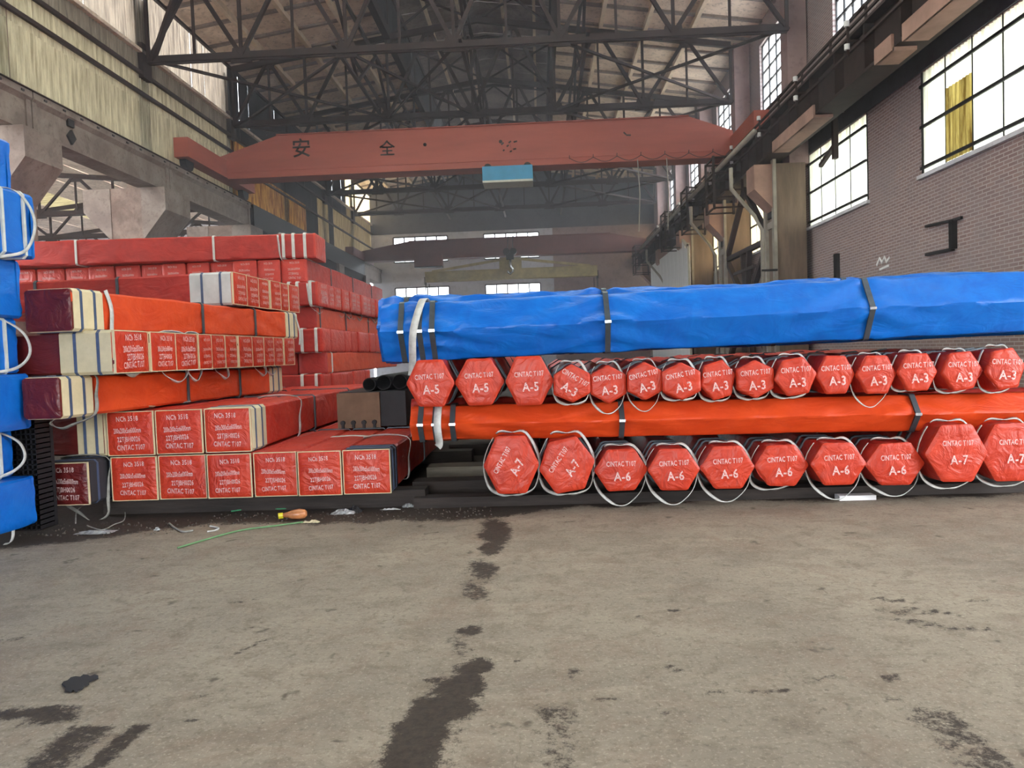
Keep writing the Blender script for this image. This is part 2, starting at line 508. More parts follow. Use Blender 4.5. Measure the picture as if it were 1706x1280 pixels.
def build_floor():
    xs = []; x = -40.0
    while x < 9.0:
        xs.append(x); x += 0.045 if -5.6 < x < 6.2 else (0.45 if -12 < x < 9 else 4.0)
    xs.append(9.0)
    ys = []; y = -9.0
    while y < 53:
        ys.append(y); y += 0.045 if 1.9 < y < 8.2 else (0.3 if 0 < y < 14 else 3.0)
    ys.append(53.0)
    # stain outlines, worked out on the ground in metres: (x, y, rx, ry, angle, strength)
    def g(px, py):
        p = atZ(px, py, 0); return p.x, p.y
    blobs = []
    def blob(px, py, rx, ry, ang=0, s=1.0):
        a, b = g(px, py); blobs.append((a, b, rx, ry, radians(ang), s))
    blob(825, 885, .13, .5, 5, 1.0); blob(818, 912, .10, .25, 0, 1.0); blob(805, 950, .10, .3, 10, .75)
    blob(790, 985, .09, .22, 15, .6); blob(780, 1052, .09, .07, 0, .8); blob(768, 1080, .06, .16, 20, .45)
    blob(790, 1112, .09, .12, -20, 1.1); blob(765, 1145, .12, .14, -15, 1.1); blob(718, 1135, .05, .03, 0, .9)
    blob(735, 1180, .14, .12, -10, 1.15); blob(700, 1205, .12, .09, 20, 1.15); blob(662, 1216, .04, .04, 0, 1)
    blob(728, 1235, .12, .12, 0, 1.2); blob(712, 1275, .13, .12, 0, 1.2); blob(705, 1330, .13, .2, 0, 1.1)
    blob(30, 1192, .3, .055, 4, .95); blob(90, 1200, .14, .05, 5, .8); blob(150, 1212, .11, .04, 10, .75)
    blob(130, 1235, .12, .07, 30, .55); blob(200, 1225, .07, .03, 0, .6); blob(55, 1272, .12, .03, 20, .5)
    blob(350, 1270, .12, .04, 0, .6); blob(300, 1275, .2, .04, 0, .5); blob(420, 1250, .04, .04, 0, .75)
    blob(1035, 1232, .09, .1, 0, .5); blob(1030, 1215, .05, .04, 0, .55); blob(1560, 1200, .1, .12, 20, .5)
    blob(1550, 1040, .28, .05, -25, .48); blob(1500, 1020, .2, .04, -25, .5); blob(1480, 1130, .06, .04, 0, .6)
    blob(1010, 1165, .09, .02, -10, .6); blob(1075, 1165, .09, .012, -12, .7); blob(1130, 1115, .07, .015, -25, .65)
    blob(340, 1155, .07, .02, 10, .55); blob(320, 1200, .08, .02, 0, .6); blob(380, 1195, .12, .012, -15, .5)
    for px, py, rx, ry, an, k_ in ((1120, 1018, .3, .012, 24, .75), (1290, 1152, .35, .01, 4, .7), (1470, 1165, .3, .008, -4, .7), (1555, 1020, .22, .02, -35, .8),
                               (1480, 1000, .16, .015, -30, .8), (1620, 1045, .2, .015, -20, .7), (1350, 1130, .14, .02, -15, .7), (1600, 1200, .04, .12, 20, .7), (1560, 1215, .12, .03, 30, .7),
                               (860, 1103, .035, .02, 0, 1), (1098, 1188, .025, .02, 0, 1), (1105, 1052, .02, .012, 0, 1), (950, 1120, .12, .03, 60, .55), (430, 1075, .2, .02, 55, .5), (230, 1215, .06, .05, 0, .8),
                               (110, 1265, .1, .03, 0, .7), (432, 1262, .025, .02, 30, 1), (560, 1270, .12, .05, 0, .6), (930, 1190, .1, .08, 0, .5), (1680, 1000, .3, .008, 3, .8)):
        blob(px, py, rx, ry, an, k_)
    blob(410, 1000, .1, .03, 0, .45); blob(395, 1045, .15, .02, 0, .42); blob(10, 1065, .1, .05, 0, .45)
    vs = []; st = []
    for y in ys:
        for x in xs:
            n = noise.fractal((x * 1.1, y * 1.1, 3.1), 0.7, 2.0, 4)
            z = 0.004 * noise.noise((x * 2.2, y * 2.2, 0)) if 1.9 < y < 8.2 and -5.6 < x < 6.2 else 0
            s = 0.0
            if 1.5 < y < 9:
                wx = x + 0.05 * noise.noise((x * 4, y * 4, 7)) + 0.025 * noise.noise((x * 13, y * 13, 7))
                wy = y + 0.06 * noise.noise((x * 4, y * 4, 17)) + 0.03 * noise.noise((x * 13, y * 13, 17))
                for (a, b, rx, ry, an, k) in blobs:
                    dx, dy = wx - a, wy - b
                    if abs(dx) > 1 or abs(dy) > 1.2: continue
                    u = (dx * cos(an) + dy * sin(an)) / rx; w = (-dx * sin(an) + dy * cos(an)) / ry
                    d = sqrt(u * u + w * w)
                    if d < 1.7: s = max(s, k * min(1, max(0, (1.4 - d) / 0.9)))
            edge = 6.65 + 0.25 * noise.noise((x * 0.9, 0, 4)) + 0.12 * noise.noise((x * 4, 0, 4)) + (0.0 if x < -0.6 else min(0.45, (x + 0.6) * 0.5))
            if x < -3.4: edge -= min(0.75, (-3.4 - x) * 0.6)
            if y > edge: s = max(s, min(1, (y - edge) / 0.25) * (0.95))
            vs.append((x, y, z)); st.append(s)
    nx = len(xs)
    fs = [(j * nx + i, j * nx + i + 1, (j + 1) * nx + i + 1, (j + 1) * nx + i) for j in range(len(ys) - 1) for i in range(nx - 1)]
    me = bpy.data.meshes.new('floor'); me.from_pydata(vs, [], fs); me.materials.append(M['floor'])
    at = me.attributes.new('stain', 'FLOAT', 'POINT'); at.data.foreach_set('value', st)
    me.polygons.foreach_set('use_smooth', [True] * len(me.polygons))
    struct(put('floor', me))


build_floor()


# corrugated sheet mesh: lies in the local Y-Z plane, width along +Y
def corr_mesh(w, h, pitch=0.13, amp=0.022, mat='sheet_grey', key={}):
    k = (round(w, 2), round(h, 2), mat)
    if k in key: return key[k]
    m = MB(); q_ = max(2, round((w - .02) / pitch)); pitch = (w - .02) / q_; n = q_ * 6; w = pitch * q_; vs = []
    for i in range(n + 1):
        y = w * i / n; x = amp * sin(2 * pi * y / pitch)
        vs += [(x, y, 0), (x, y, h)]
    m.add(vs, [(2 * i, 2 * i + 2, 2 * i + 3, 2 * i + 1) for i in range(n)])
    me = m.mesh('corrugated_sheet', mat, True); key[k] = me
    return me


# --- left wall: clerestory sheets over the crane beam, as wall_left with sheets as parts
wl = MB()
for z in (7.56, 10.0, 12.6):
    wl.box(XL + .05, XL + .14, 5, YB, z - .05, z + .05)
wl.box(XL + .05, XL + .14, 5, 28.2, 9.36, 9.46); wl.box(XL + .05, XL + .14, 28.2, YB, 8.96, 9.04)
wall_left = struct(wl.build('wall_left', 'truss'))
ROWS = ((7.5, 1.7), (9.2, .83), (10.03, 2.75))
y = 10.2
while y < YB - .1:
    for r, (z, h) in enumerate(ROWS):
        if 28.1 <= y < 37.1:
            mat = 'sheet_amber' if r < 1 else 'dark_sheet'
            if y > 36.3: mat = 'dark_sheet'
            if r == 1 and y < 29.7: mat = 'sheet_amber'
        elif 37.1 <= y < 38.9 or 41 <= y < 41.7: mat = 'dark_sheet'
        elif y >= 33.7: mat = 'sheet_cream' if (r < 2 or y > 45) else 'dark_sheet'
        else: mat = 'sheet_grey' if r < 2 else 'sheet_dim'
        put('corrugated_sheet', corr_mesh(1.02, h, mat=mat), wall_left, (XL + random.uniform(-.004, .004), y, z))
    y += 1.0
# lower left: dark sheeting under the runway beyond the third bay, open before it
for k in range(18):
    put('corrugated_sheet', corr_mesh(1.02, 7.35, mat='dark_sheet'), wall_left, (-10.72, 28.2 + k, 0.0))
# nearer left wall above beam (outside the view)
for k in range(5):
    put('corrugated_sheet', corr_mesh(3.66, 5.2, pitch=.26, mat='sheet_grey'), wall_left, (XL, YF + 3.64 * k, 7.5))
b = MB(); b.box(XL - .3, XL - .1, YF, 9.9, 0, 7.5)
b.build('wall_panel', 'plaster', wall_left)

# --- right wall of brick, with openings
wr = MB()
def wbox(y0, y1, z0, z1): wr.box(XR, XR + .4, y0, y1, z0, z1)
WIN_LOW = [(-6, -.5), (9.6, 15.95), (18.52, 22.45), (25.2, 28.6), (31.2, 34.6), (47.0, 51.2)]  # nearest opening and farthest window are unseen, added for daylight
WIN_UP = [(-6, -1), (0.5, 5), (6.2, 10.8), (12.0, 14.6), (18.44, 20.5), (24.0, 27.0), (30, 33.4), (36, 39.6), (42, 45.6)]  # near-bay and far windows here are unseen, added to light the interior
WIN_HIGH = [(29.2, 33.4), (35.2, 39.6), (41.2, 45.6), (47.3, 51.2)]
GATE = (1.4, 5.2)
zz0, zz1, zz2, zz3, zz4 = 4.88, 6.95, 9.5, 11.9, 12.72
wbox(GATE[1], YB, 0, zz0); wbox(YF, GATE[0], 0, zz0)
wbox(GATE[0], GATE[1], 4.6, zz0)
y0 = YF
for a, c in WIN_LOW: wbox(y0, a, zz0, zz1); y0 = c
wbox(y0, YB, zz0, zz1)
wbox(YF, YB, zz1, 7.6); wbox(YF, WIN_HIGH[0][0], 7.6, zz2)
for (a, c), nx_ in zip(WIN_HIGH, WIN_HIGH[1:] + [(YB, YB)]): wbox(c, nx_[0], 7.6, zz2)
y0 = YF
for a, c in WIN_UP: wbox(y0, a, zz2, zz3); y0 = c
wbox(y0, YB, zz2, zz3)
wbox(YF, YB, zz3, zz4)
wall_right = struct(wr.build('wall_right', 'brick'))
# plastered head and sill courses
m = MB()
m.box(XR - .03, XR, 5.3, 40, 6.97, 7.5)
m.build('plaster_band', 'upper_grey', wall_right)

win_n = [0]
def window_sheets(a, c, z0, z1, mats):
    win_n[0] += 1
    f = MB()
    for z in (z0 + .12, z0 + .95, z0 + 1.77): f.box(XR - .06, XR - .02, a, c, z - .03, z + .03)
    f.box(XR - .01, XR + .06, a - .02, a + .03, z0, z1); f.box(XR - .01, XR + .06, c - .03, c + .02, z0, z1)
    w = struct(f.build('window_%d' % win_n[0], 'black_steel'))
    n = len(mats); wd = (c - a) / n
    for i, mt in enumerate(mats):
        yy = c - (i + 1) * wd
        dz = 0.0
        put('corrugated_sheet', corr_mesh(wd + .02, z1 - z0 - dz, .11, .016, mt), w, (XR + .03 + (.01 if i % 2 else 0), yy, z0))
        g = MB(); g.box(XR - .015, XR + 0.0, yy - .012, yy + .012, z0, z1); g.build('sheet_joint', 'black_steel', w)
    s = MB(); s.box(XR - .08, XR + .4, a - .1, c + .1, z0 - .09, z0 - .01); s.build('window_sill', 'plaster', w)
    return w


W1 = window_sheets(9.6, 15.95, zz0, zz1, ['sheet_white'] * 7)
# one mildewed sheet laid inside the second bay of the near window
g = MB(); n = 32
put('stained_sheet', corr_mesh(.93, 1.4, .11, .016, 'sheet_stained'), W1, (XR - .004, 14.13, zz0 + .03))['label'] = 'yellow mildewed corrugated sheet'
window_sheets(18.52, 22.45, zz0, zz1, ['sheet_white'] * 4)
window_sheets(25.2, 28.6, zz0, zz1, ['sheet_cream'] * 4)
window_sheets(31.2, 34.6, zz0, zz1, ['sheet_cream'] * 4)
window_sheets(47.0, 51.2, zz0, zz1, ['sheet_white'] * 4)  # added window that brightens the far wall


def pane_window(axis, p, a, c, z0, z1, nx, nz, mat='black_steel', bar=.05):
    win_n[0] += 1
    f = MB()
    def bx(a0, a1, z_0, z_1, d0=.08, d1=.16):
        if axis == 'x': f.box(p + d0, p + d1, a0, a1, z_0, z_1)
        else: f.box(a0, a1, p + d0, p + d1, z_0, z_1)
    for i in range(nx + 1):
        t = a + (c - a) * i / nx; bx(t - bar / 2, t + bar / 2, z0, z1)
    for i in range(nz + 1):
        t = z0 + (z1 - z0) * i / nz; bx(a, c, t - bar / 2, t + bar / 2)
    w = struct(f.build('window_%d' % win_n[0], mat))
    for i in range(nx):
        for j in range(nz):
            q = MB(); g0 = a + (c - a) * i / nx + bar / 2; g1 = a + (c - a) * (i + 1) / nx - bar / 2
            h0 = z0 + (z1 - z0) * j / nz + bar / 2; h1 = z0 + (z1 - z0) * (j + 1) / nz - bar / 2
            if axis == 'x': q.box(p + .115, p + .125, g0, g1, h0, h1)
            else: q.box(g0, g1, p + .115, p + .125, h0, h1)
            q.build('window_pane', 'glass', w)
    return w


for a, c in WIN_HIGH: window_sheets(a, c, 7.6, zz2, ['sheet_cream'] * 4)
for a, c in WIN_UP: pane_window('x', XR, a, c, zz2, zz3, 4, 5)  # covers the seen windows and the added daylight ones alike

# --- far wall
fw = MB()
FW = [(-9.85, -6.12), (-3.6, .15)]
def fbox(x0, x1, z0, z1): fw.box(x0, x1, YB, YB + .4, z0, z1)
fa0, fa1, fb0, fb1 = 8.0, 9.72, 4.3, 6.25
fbox(XL, XR, 0, fb0); fbox(XL, XR, fb1, fa0); fbox(XL, XR, fa1, 14.6)
for z0, z1 in ((fb0, fb1), (fa0, fa1)):
    fbox(XL, FW[0][0], z0, z1); fbox(FW[0][1], FW[1][0], z0, z1); fbox(FW[1][1], XR, z0, z1)
wall_far = struct(fw.build('wall_back', 'plaster'))
m = MB(); m.box(XL, XR, YB - .06, YB, 9.95, 14.6); m.build('wall_cladding', 'upper_grey', wall_far)
m = MB(); m.box(1.1, XR, YB - .05, YB, 0, 9.95); m.build('brick_facing', 'plaster_brown', wall_far)
for a, c in FW:
    pane_window('y', YB - .12, a, c, fa0, fa1, 5, 3, 'black_steel', .09)
    pane_window('y', YB - .12, a, c, fb0, fb1, 5, 3, 'black_steel', .09)

# --- roof: slabs, purlins, raised monitor
XM0, XM1, ZM = -5.3, .9, 15.6
SL = 0.15
def zroof(x):
    if x <= -2: return 12.75 + (x - XL) * SL
    return 12.75 + (7.4 - x) * SL
ceil = bpy.data.objects.new('ceiling', None); COL.objects.link(ceil); struct(ceil)
def slab(x0, x1, y0, y1, mat, dz=0.0, z0=None, z1=None, key={}):
    z0 = zroof(x0) + dz if z0 is None else z0; z1 = zroof(x1) + dz if z1 is None else z1
    k = (round(x1 - x0, 2), round(y1 - y0, 2), round(z1 - z0, 2), mat)
    if k not in key:
        m = MB(); w, d, r = k[:3]
        m.add([(0, 0, 0), (w, 0, r), (w, d, r), (0, d, 0), (0, 0, .12), (w, 0, r + .12), (w, d, r + .12), (0, d, .12)],
              [(0, 3, 2, 1), (4, 5, 6, 7), (0, 1, 5, 4), (1, 2, 6, 5), (2, 3, 7, 6), (3, 0, 4, 7)])
        key[k] = m.mesh('roof_slab', mat)
    return put('roof_slab', key[k], ceil, (x0, y0, z0))
y = 17.7
while y < YB - .3:
    xs = [XL, -9.8, -8.2, -6.6, XM0]
    for i in range(4): slab(xs[i], xs[i + 1] - .03, y, min(y + 1.46, YB), 'roof_panel', random.uniform(-.01, .02))
    xs = [XM1, 2.6, 4.2, 5.8, 8.25]
    for i in range(4): slab(xs[i], xs[i + 1] - .03, y, min(y + 1.46, YB), 'roof_panel', random.uniform(-.01, .02))
    slab(XM0, -2.03, y, min(y + 1.46, YB), 'roof_dark', 0, 15.5, 15.9)
    slab(-2.06, XM1, y, min(y + 1.46, YB), 'roof_dark', 0, 15.9, 15.5)
    for x0, x1 in ((XL, XM0), (XM1, 8.2)):
        rm = MB(); rm.bar((x0, y + 1.48, zroof(x0) - .03), (x1, y + 1.48, zroof(x1) - .03), .13, .09); rm.build('joint_shade_strip', 'roof_dark', ceil)  # dark strip added over each slab joint, giving its shade and blocking sky light
    y += 1.5
def plain_roof(x0, x1, y0, y1, mat):      # nearer roof above the camera, outside the view; translucent sheets added for daylight
    m = MB(); a, b = (12.95 if x0 < -11 else 12.95 + (min(x0 - XL, 8.2 - x0)) * .3), (12.95 + (min(x1 - XL, 8.2 - x1)) * .3)
    m.add([(x0, y0, a), (x1, y0, b), (x1, y1, b), (x0, y1, a)], [(0, 3, 2, 1)])
    m.build('roof_slab' if mat == 'roof_dark' else 'daylight_sheet', mat, ceil, fix=False)
for x0, x1 in ((XL, -8), (-8, -5), (-5, -1.6), (-1.6, 2), (2, 5), (5, 8.2)):
    for k in range(5):
        y0 = YF + k * 5.14
        plain_roof(x0, x1, y0, y0 + 5.14, 'roof_dark' if k < 3 or x0 in (XL, 5) else 'sheet_white')
gw = MB(); gw.box(XL - .3, XR + .4, YF - .3, YF, 4.4, 16); gw.box(XL - .3, -5.0, YF - .3, YF, 0, 4.4); gw.box(1.5, XR + .4, YF - .3, YF, 0, 4.4)
struct(gw.build('wall_front', 'plaster_brown'))
for x in (-9.8, -8.2, -6.6, 2.6, 4.2, 5.8):
    m = MB(); z = zroof(x) - .09
    m.box(x - .07, x + .07, 15.7, YB, z - .11, z + .08); m.build('purlin', 'slab_light', ceil)
for x in (-4.2, -2.9, -1.1, .2):
    m = MB(); z = 15.5 + (.4 * (1 - abs(x + 2) / 3)) - .07
    m.box(x - .06, x + .06, 15.7, YB, z - .1, z + .05); m.build('purlin', 'slab_light', ceil)
for x, sgn in ((XM0, -1), (XM1, 1)):     # monitor sides: posts, rails and grimy boards with slits of daylight
    z0 = zroof(x)
    for k in range(24):
        yy = 17.7 + k * 1.45
        m = MB(); m.box(x - .04, x + .04, yy, yy + 1.38 + (.03 if k % 5 else -.06), z0, 15.5)
        m.build('monitor_board', 'dark_sheet', ceil)
    m = MB()
    m.box(x - .12, x + .12, 15.7, YB, z0 - .35, z0 + .02); m.box(x - .1, x + .1, 15.7, YB, 15.2, 15.45)
    m.build('monitor_beam', 'truss', ceil)

# --- neighbouring hall glimpsed under the left beam
wx = MB(); wx.box(-34, XL - .2, YB, YB + .3, 0, 12); wx.box(-34.3, -34, 4, YB, 0, 4.4); wx.box(-34.3, -34, 4, YB, 6.8, 11)
annex = struct(wx.build('wall_annex', 'plaster'))
for k in range(12):
    m = MB(); x0 = -34 + k * 1.9
    z0 = 10.6 + min(k, 12 - k) * .12; z1 = 10.6 + min(k + 1, 11 - k) * .12
    m.add([(x0, 6, z0), (x0 + 1.85, 6, z1), (x0 + 1.85, YB, z1), (x0, YB, z0), (x0, 6, z0 + .1), (x0 + 1.85, 6, z1 + .1), (x0 + 1.85, YB, z1 + .1), (x0, YB, z0 + .1)],
          [(0, 3, 2, 1), (4, 5, 6, 7), (0, 1, 5, 4), (1, 2, 6, 5), (2, 3, 7, 6), (3, 0, 4, 7)])
    if k not in (3, 8): m.build('roof_slab', 'roof_panel', annex)
    else:
        m.build('daylight_sheet', 'sheet_grey', annex)

# ------------------------------------------------------------------ STEEL AND CONCRETE FRAME
ORD = ['nearest', 'second', 'third', 'fourth', 'fifth', 'sixth', 'seventh', 'eighth', 'ninth', 'tenth', 'eleventh', 'twelfth', 'thirteenth', 'fourteenth', 'fifteenth']

# roof trusses
def make_truss(y, label, x0=-11.2, x1=7.3, zb=10.38, ztop=None, group='roof trusses', name='roof_truss', flat_top=None):
    r = thing(name, label, 'truss', (0, y, 0), group=group)
    xs = [x0, -8.44, -5.34, -2.2, .85, 4.1, x1] if flat_top is None else [x0 + (x1 - x0) * i / 6 for i in range(7)]
    zt = (lambda x: zroof(x) - .3) if flat_top is None else (lambda x: flat_top + .5 - abs(x - (x0 + x1) / 2) * .1)
    m = MB(); m.angle((x0, 0, zb), (x1, 0, zb), .2, .04); m.bar((x0, 0, zb + .02), (x1, 0, zb + .02), .1, .16); m.build('bottom_chord', 'truss', r)
    m = MB(); xm = (x0 + x1) / 2
    m.bar((x0, 0, zt(x0)), (xm, 0, zt(xm)), .16, .2); m.bar((xm, 0, zt(xm)), (x1, 0, zt(x1)), .16, .2); m.build('top_chord', 'truss', r)
    for i, x in enumerate(xs):
        m = MB(); m.bar((x, 0, zb), (x, 0, zt(x)), .09, .09, (0, 1, 0)); m.build('vertical', 'truss', r)
        if 0 < i < len(xs) - 1:
            g = MB(); g.prism([(x - .32, zb - .12), (x + .32, zb - .12), (x + .24, zb + .3), (x - .24, zb + .3)], 'y', -.03, .03)
            g.build('gusset_plate', 'truss', r)
    for i in range(len(xs) - 1):
        a, b = xs[i], xs[i + 1]; c = (a + b) / 2
        for p, q in (((a, 0, zb), (c, 0, zt(c))), ((c, 0, zt(c)), (b, 0, zb))):
            m = MB(); m.angle(p, q, .11, .03); m.build('diagonal', 'truss', r)
        m = MB(); m.bar((c, 0, zb), (c, 0, zt(c)), .07, .07, (0, 1, 0)); m.build('vertical', 'truss', r)
        g = MB(); g.prism([(c - .2, zt(c) - .25), (c + .2, zt(c) - .25), (c + .25, zt(c)), (c - .25, zt(c))], 'y', -.03, .03)
        g.build('gusset_plate', 'truss', r)
    if flat_top is None:   # monitor frame over the middle
        m = MB()
        for x in (XM0, XM1): m.bar((x, 0, zt(x)), (x, 0, 15.4), .12, .12, (0, 1, 0))
        m.bar((XM0, 0, 15.35), (-2, 0, 15.75), .1, .12); m.bar((-2, 0, 15.75), (XM1, 0, 15.35), .1, .12)
        m.bar((XM0, 0, zt(XM0)), (-2, 0, 15.7), .07); m.bar((XM1, 0, zt(XM1)), (-2, 0, 15.7), .07)
        m.bar((XM0, 0, 15.3), (-2, 0, zt(-2)), .07); m.bar((XM1, 0, 15.3), (-2, 0, zt(-2)), .07)
        m.build('monitor_frame', 'truss', r)
    return r


TY = [22.0, 28.2, 34.3, 40.4, 46.5]
TL = ['front-most brown steel roof truss, high above the red crane girder',
      'brown roof truss directly behind the front-most one, over the red crane',
      'brown roof truss third from the front, seen around the red crane girder',
      'roof truss fourth from the front, seen under the red crane girder',
      'hazy roof truss farthest back, above the maroon rear crane']
for k, (y, lb) in enumerate(zip(TY, TL)): make_truss(y, lb)
for k, y in enumerate((33.7, 39.7, 45.7)):
    make_truss(y, ['nearest', 'middle', 'farthest'][k] + ' of the three trusses in the dim hall beyond the left columns', -33, -12.2, 8.5, group='trusses of the neighbouring hall', flat_top=9.9)

# bracing between trusses, at bottom chord level and longitudinal frames
for k in range(4):
    y0, y1 = TY[k], TY[k + 1]
    t = thing('roof_bracing', 'crossed steel bracing between the %s pair of roof trusses from the front' % ['first', 'second', 'third', 'fourth'][k], 'bracing', (0, y0, 10.4), group='roof bracing')
    d = y1 - y0
    for a, b in ((-11.0, -5.34), (-5.34, -2.2), (.85, 7.2)):
        for p, q in (((a, 0, 0), (b, d, 0)), ((b, 0, 0), (a, d, 0))):
            m = MB(); m.angle(p, q, .08, .02); m.build('brace', 'truss', t)
for x, lb in ((-5.65, 'long lattice tie girder under the left side of the roof monitor'),
              (1.65, 'long lattice tie girder under the right side of the roof monitor'),
              (-2.0, 'long lattice tie girder under the middle of the roof')):
    t = thing('lattice_girder', lb, 'girder', (x, 0, 0), group='longitudinal lattice girders')
    m = MB(); m.bar((0, 21.7, 10.55), (0, 50, 10.55), .1); m.build('bottom_chord', 'truss', t)
    m = MB(); m.bar((0, 21.7, 12.5), (0, 50, 12.5), .1); m.build('top_chord', 'truss', t)
    for k in range(8):
        m = MB(); y0 = 21.7 + k * 3
        m.bar((0, y0, 10.55 if k % 2 else 12.5), (0, y0 + 3, 12.5 if k % 2 else 10.55), .09); m.build('diagonal', 'truss', t)

# front brace members rising from the left column head
t = thing('knee_brace', 'slanting knee brace rising from the left column head to the roof', 'brace', (-11.1, 22.0, 10.4))
m = MB(); m.bar((0, 0, 0), (1.0, -.3, 1.9), .16, .1); m.build('brace', 'truss', t)

# concrete runway beams on the left
def runway(y0, y1, label, mat='beam_conc', marks=False):
    t = thing('runway_beam', label, 'beam', (-11.1, y0, 6.62), group='concrete crane runway beams')
    L = y1 - y0 - .03
    m = MB()
    m.prism([(-.3, 0), (.3, 0), (.3, .62), (.38, .72), (.38, .86), (-.38, .86), (-.38, .72), (-.3, .62)], 'y', .015, L)
    m.prism([(.3, .0), (.34, .04), (.34, .66), (.3, .7)], 'y', .015, .16); m.prism([(.3, .0), (.34, .04), (.34, .66), (.3, .7)], 'y', L - .15, L)
    m.build('web', mat, t)
    m = MB(); m.box(-.05, .05, 0, L + .03, .87, .98); m.box(.28, .42, 0, L + .03, .865, .885); m.build('rail', 'truss', t)
    for k in range(9):
        m = MB(); yy = .35 + k * (L - .7) / 8; m.box(.375, .4, yy, yy + .09, .77, .81); m.build('bolt_hole', 'black_paint', t)
    return t
runway(9.9, 16.0, 'grey concrete crane beam at the top left edge above blue bundles')
b2 = runway(16.0, 22.0, 'grey concrete crane beam bearing a dark square and diamond mark')
runway(22.0, 28.2, 'grey concrete crane beam under the left end of red crane')
runway(46.4, 51.6, 'pale concrete crane beam end at far left of back wall')
for (px, py), kind in (((118, 203), 'square'), ((120, 229), 'diamond')):
    p = atX(px, py, -10.76)
    m = MB(); s = .115
    poly = [(-s, -s), (s, -s), (s, s), (-s, s)] if kind == 'square' else [(-s * 1.4, 0), (0, -s * 1.5), (s * 1.4, 0), (0, s * 1.5)]
    m.prism([(a + p.y - 16.0, b + p.z - 6.62) for a, b in poly], 'x', .34 - .04, .352)
    o = m.build('painted_mark', 'black_paint', b2); o['label'] = 'dark painted ' + kind
# dark steel beam continuing over the sheeting
t = thing('runway_girder', 'dark steel crane girder running over black sheeting on left side', 'beam', (-11.1, 28.2, 6.62))
m = MB(); m.box(-.3, .45, .05, 18.0, 0, .85); m.build('web', 'black_steel', t)
m = MB(); m.box(-.05, .05, 0, 18.3, .85, .97); m.build('rail', 'truss', t)

# left columns
def left_column(y, label, wide=1.2, top=True):
    t = thing('concrete_column', label, 'column', (-11.75, y, 0), group='concrete columns on the left')
    w = wide / 2
    m = MB(); m.box(-.45, .55, -w, w, 0, 6.6); m.build('shaft', 'col_conc', t)
    m = MB(); m.prism([(.5, 5.1), (1.2, 5.95), (1.2, 6.6), (.5, 6.6)], 'y', -w - .02, w + .02)
    m.build('corbel', 'beam_conc', t)
    m = MB(); m.prism([(-.4, 5.1), (-1.2, 5.95), (-1.2, 6.6), (-.4, 6.6)], 'y', -w - .02, w + .02)
    m.build('corbel', 'beam_conc', t)
    if top:
        m = MB(); m.box(-.15, .35, -.3, -.22, 6.5, 12.3); m.box(-.15, .35, .22, .3, 6.5, 12.3); m.box(.06, .14, -.22, .22, 6.5, 12.3)
        m.build('upper_post', 'brown_timber' if y < 23 else 'truss', t)
        m = MB(); m.bar((.35, 0, 9.9), (.35, 0, 10.9), .3, .5, (0, 1, 0)); m.build('head_plate', 'truss', t)
    for yy in (-.42, .18):
        m = MB(); m.box(.545, .57, yy, yy + .16, 5.55, 6.3); m.build('rust_strip', 'rusty_plate', t)
    return t
left_column(16.0, 'concrete corbelled column behind the blue bundles, left edge')
left_column(22.0, 'crumbling concrete corbelled column above the long red top bundle', 1.5)
left_column(28.2, 'concrete column at the start of dark sheeting, left side')
left_column(34.3, 'fourth left column, mostly hidden behind dark sheeting', 1.0)
left_column(40.4, 'fifth left column with dark upper post between cream sheets', 1.0)
left_column(46.5, 'farthest left column with pale corbel near the back wall', 1.0)

# right columns
def right_column(y, label, mat='brown_timber'):
    t = thing('crane_column', label, 'column', (7.2, y, 0), group='columns along the right wall')
    m = MB(); m.box(-.25, .6, -.45, .45, 0, 6.7); m.build('shaft', mat, t)
    m = MB(); m.box(-.34, -.25, -.5, -.3, 0, 7.0); m.box(-.34, -.25, .3, .5, 0, 7.0); m.box(-.3, -.22, -.3, .3, 4.9, 5.1)
    m.build('edge_strip', 'pipe_grey', t)
    m = MB(); m.prism([(-.2, 5.3), (-.85, 6.0), (-.85, 6.7), (-.2, 6.7)], 'y', -.4, .4); m.build('corbel', 'pink_conc', t)
    m = MB(); m.box(.2, .75, -.3, .3, 6.7, 12.5); m.build('upper_post', 'plaster_brown', t)
    m = MB(); m.box(.1, .2, -.2, .2, 4.6, 5.3); m.box(-.29, -.25, -.28, .28, 5.2, 5.7); m.build('dark_bracket', 'black_steel', t)
    return t
RC = [15.7, 22.6, 28.4, 34.3, 40.4, 46.5]
RL = ['column on right wall between the two bright windows', 'brown clad column with corbel, left of smaller bright window', 'column with a drain pipe, behind the brown clad column',
      'column beside the white corrugated partition', 'column behind the white corrugated partition', 'farthest column at the right of back wall']
for y, lb in zip(RC[1:], RL[1:]): right_column(y, lb)

# right runway girder
t = thing('runway_girder', 'dark steel crane girder along right wall with pinkish lower flange pieces', 'beam', (6.9, 9.0, 6.82))
m = MB(); m.box(-.08, .08, 0, 42.5, 0.05, 1.0); m.box(-.3, .3, 0, 42.5, .96, 1.02); m.box(-.3, .3, 0, 42.5, 0, .06)
for k in range(28): m.box(-.28, .28, 1.5 * k + .4, 1.5 * k + .46, .05, .97)
m.build('web', 'truss', t)
m = MB(); m.box(-.05, .05, 0, 42.5, 1.02, 1.15); m.build('rail', 'truss', t)
for y0, y1 in ((0.5, 4.7), (5.1, 5.8), (9.0, 12.1)):
    m = MB(); m.box(-.34, .1, y0, y1, -.08, -0.01); m.box(-.36, -.31, y0, y1, -.08, .22); m.build('flange_plate', 'pink_conc', t)
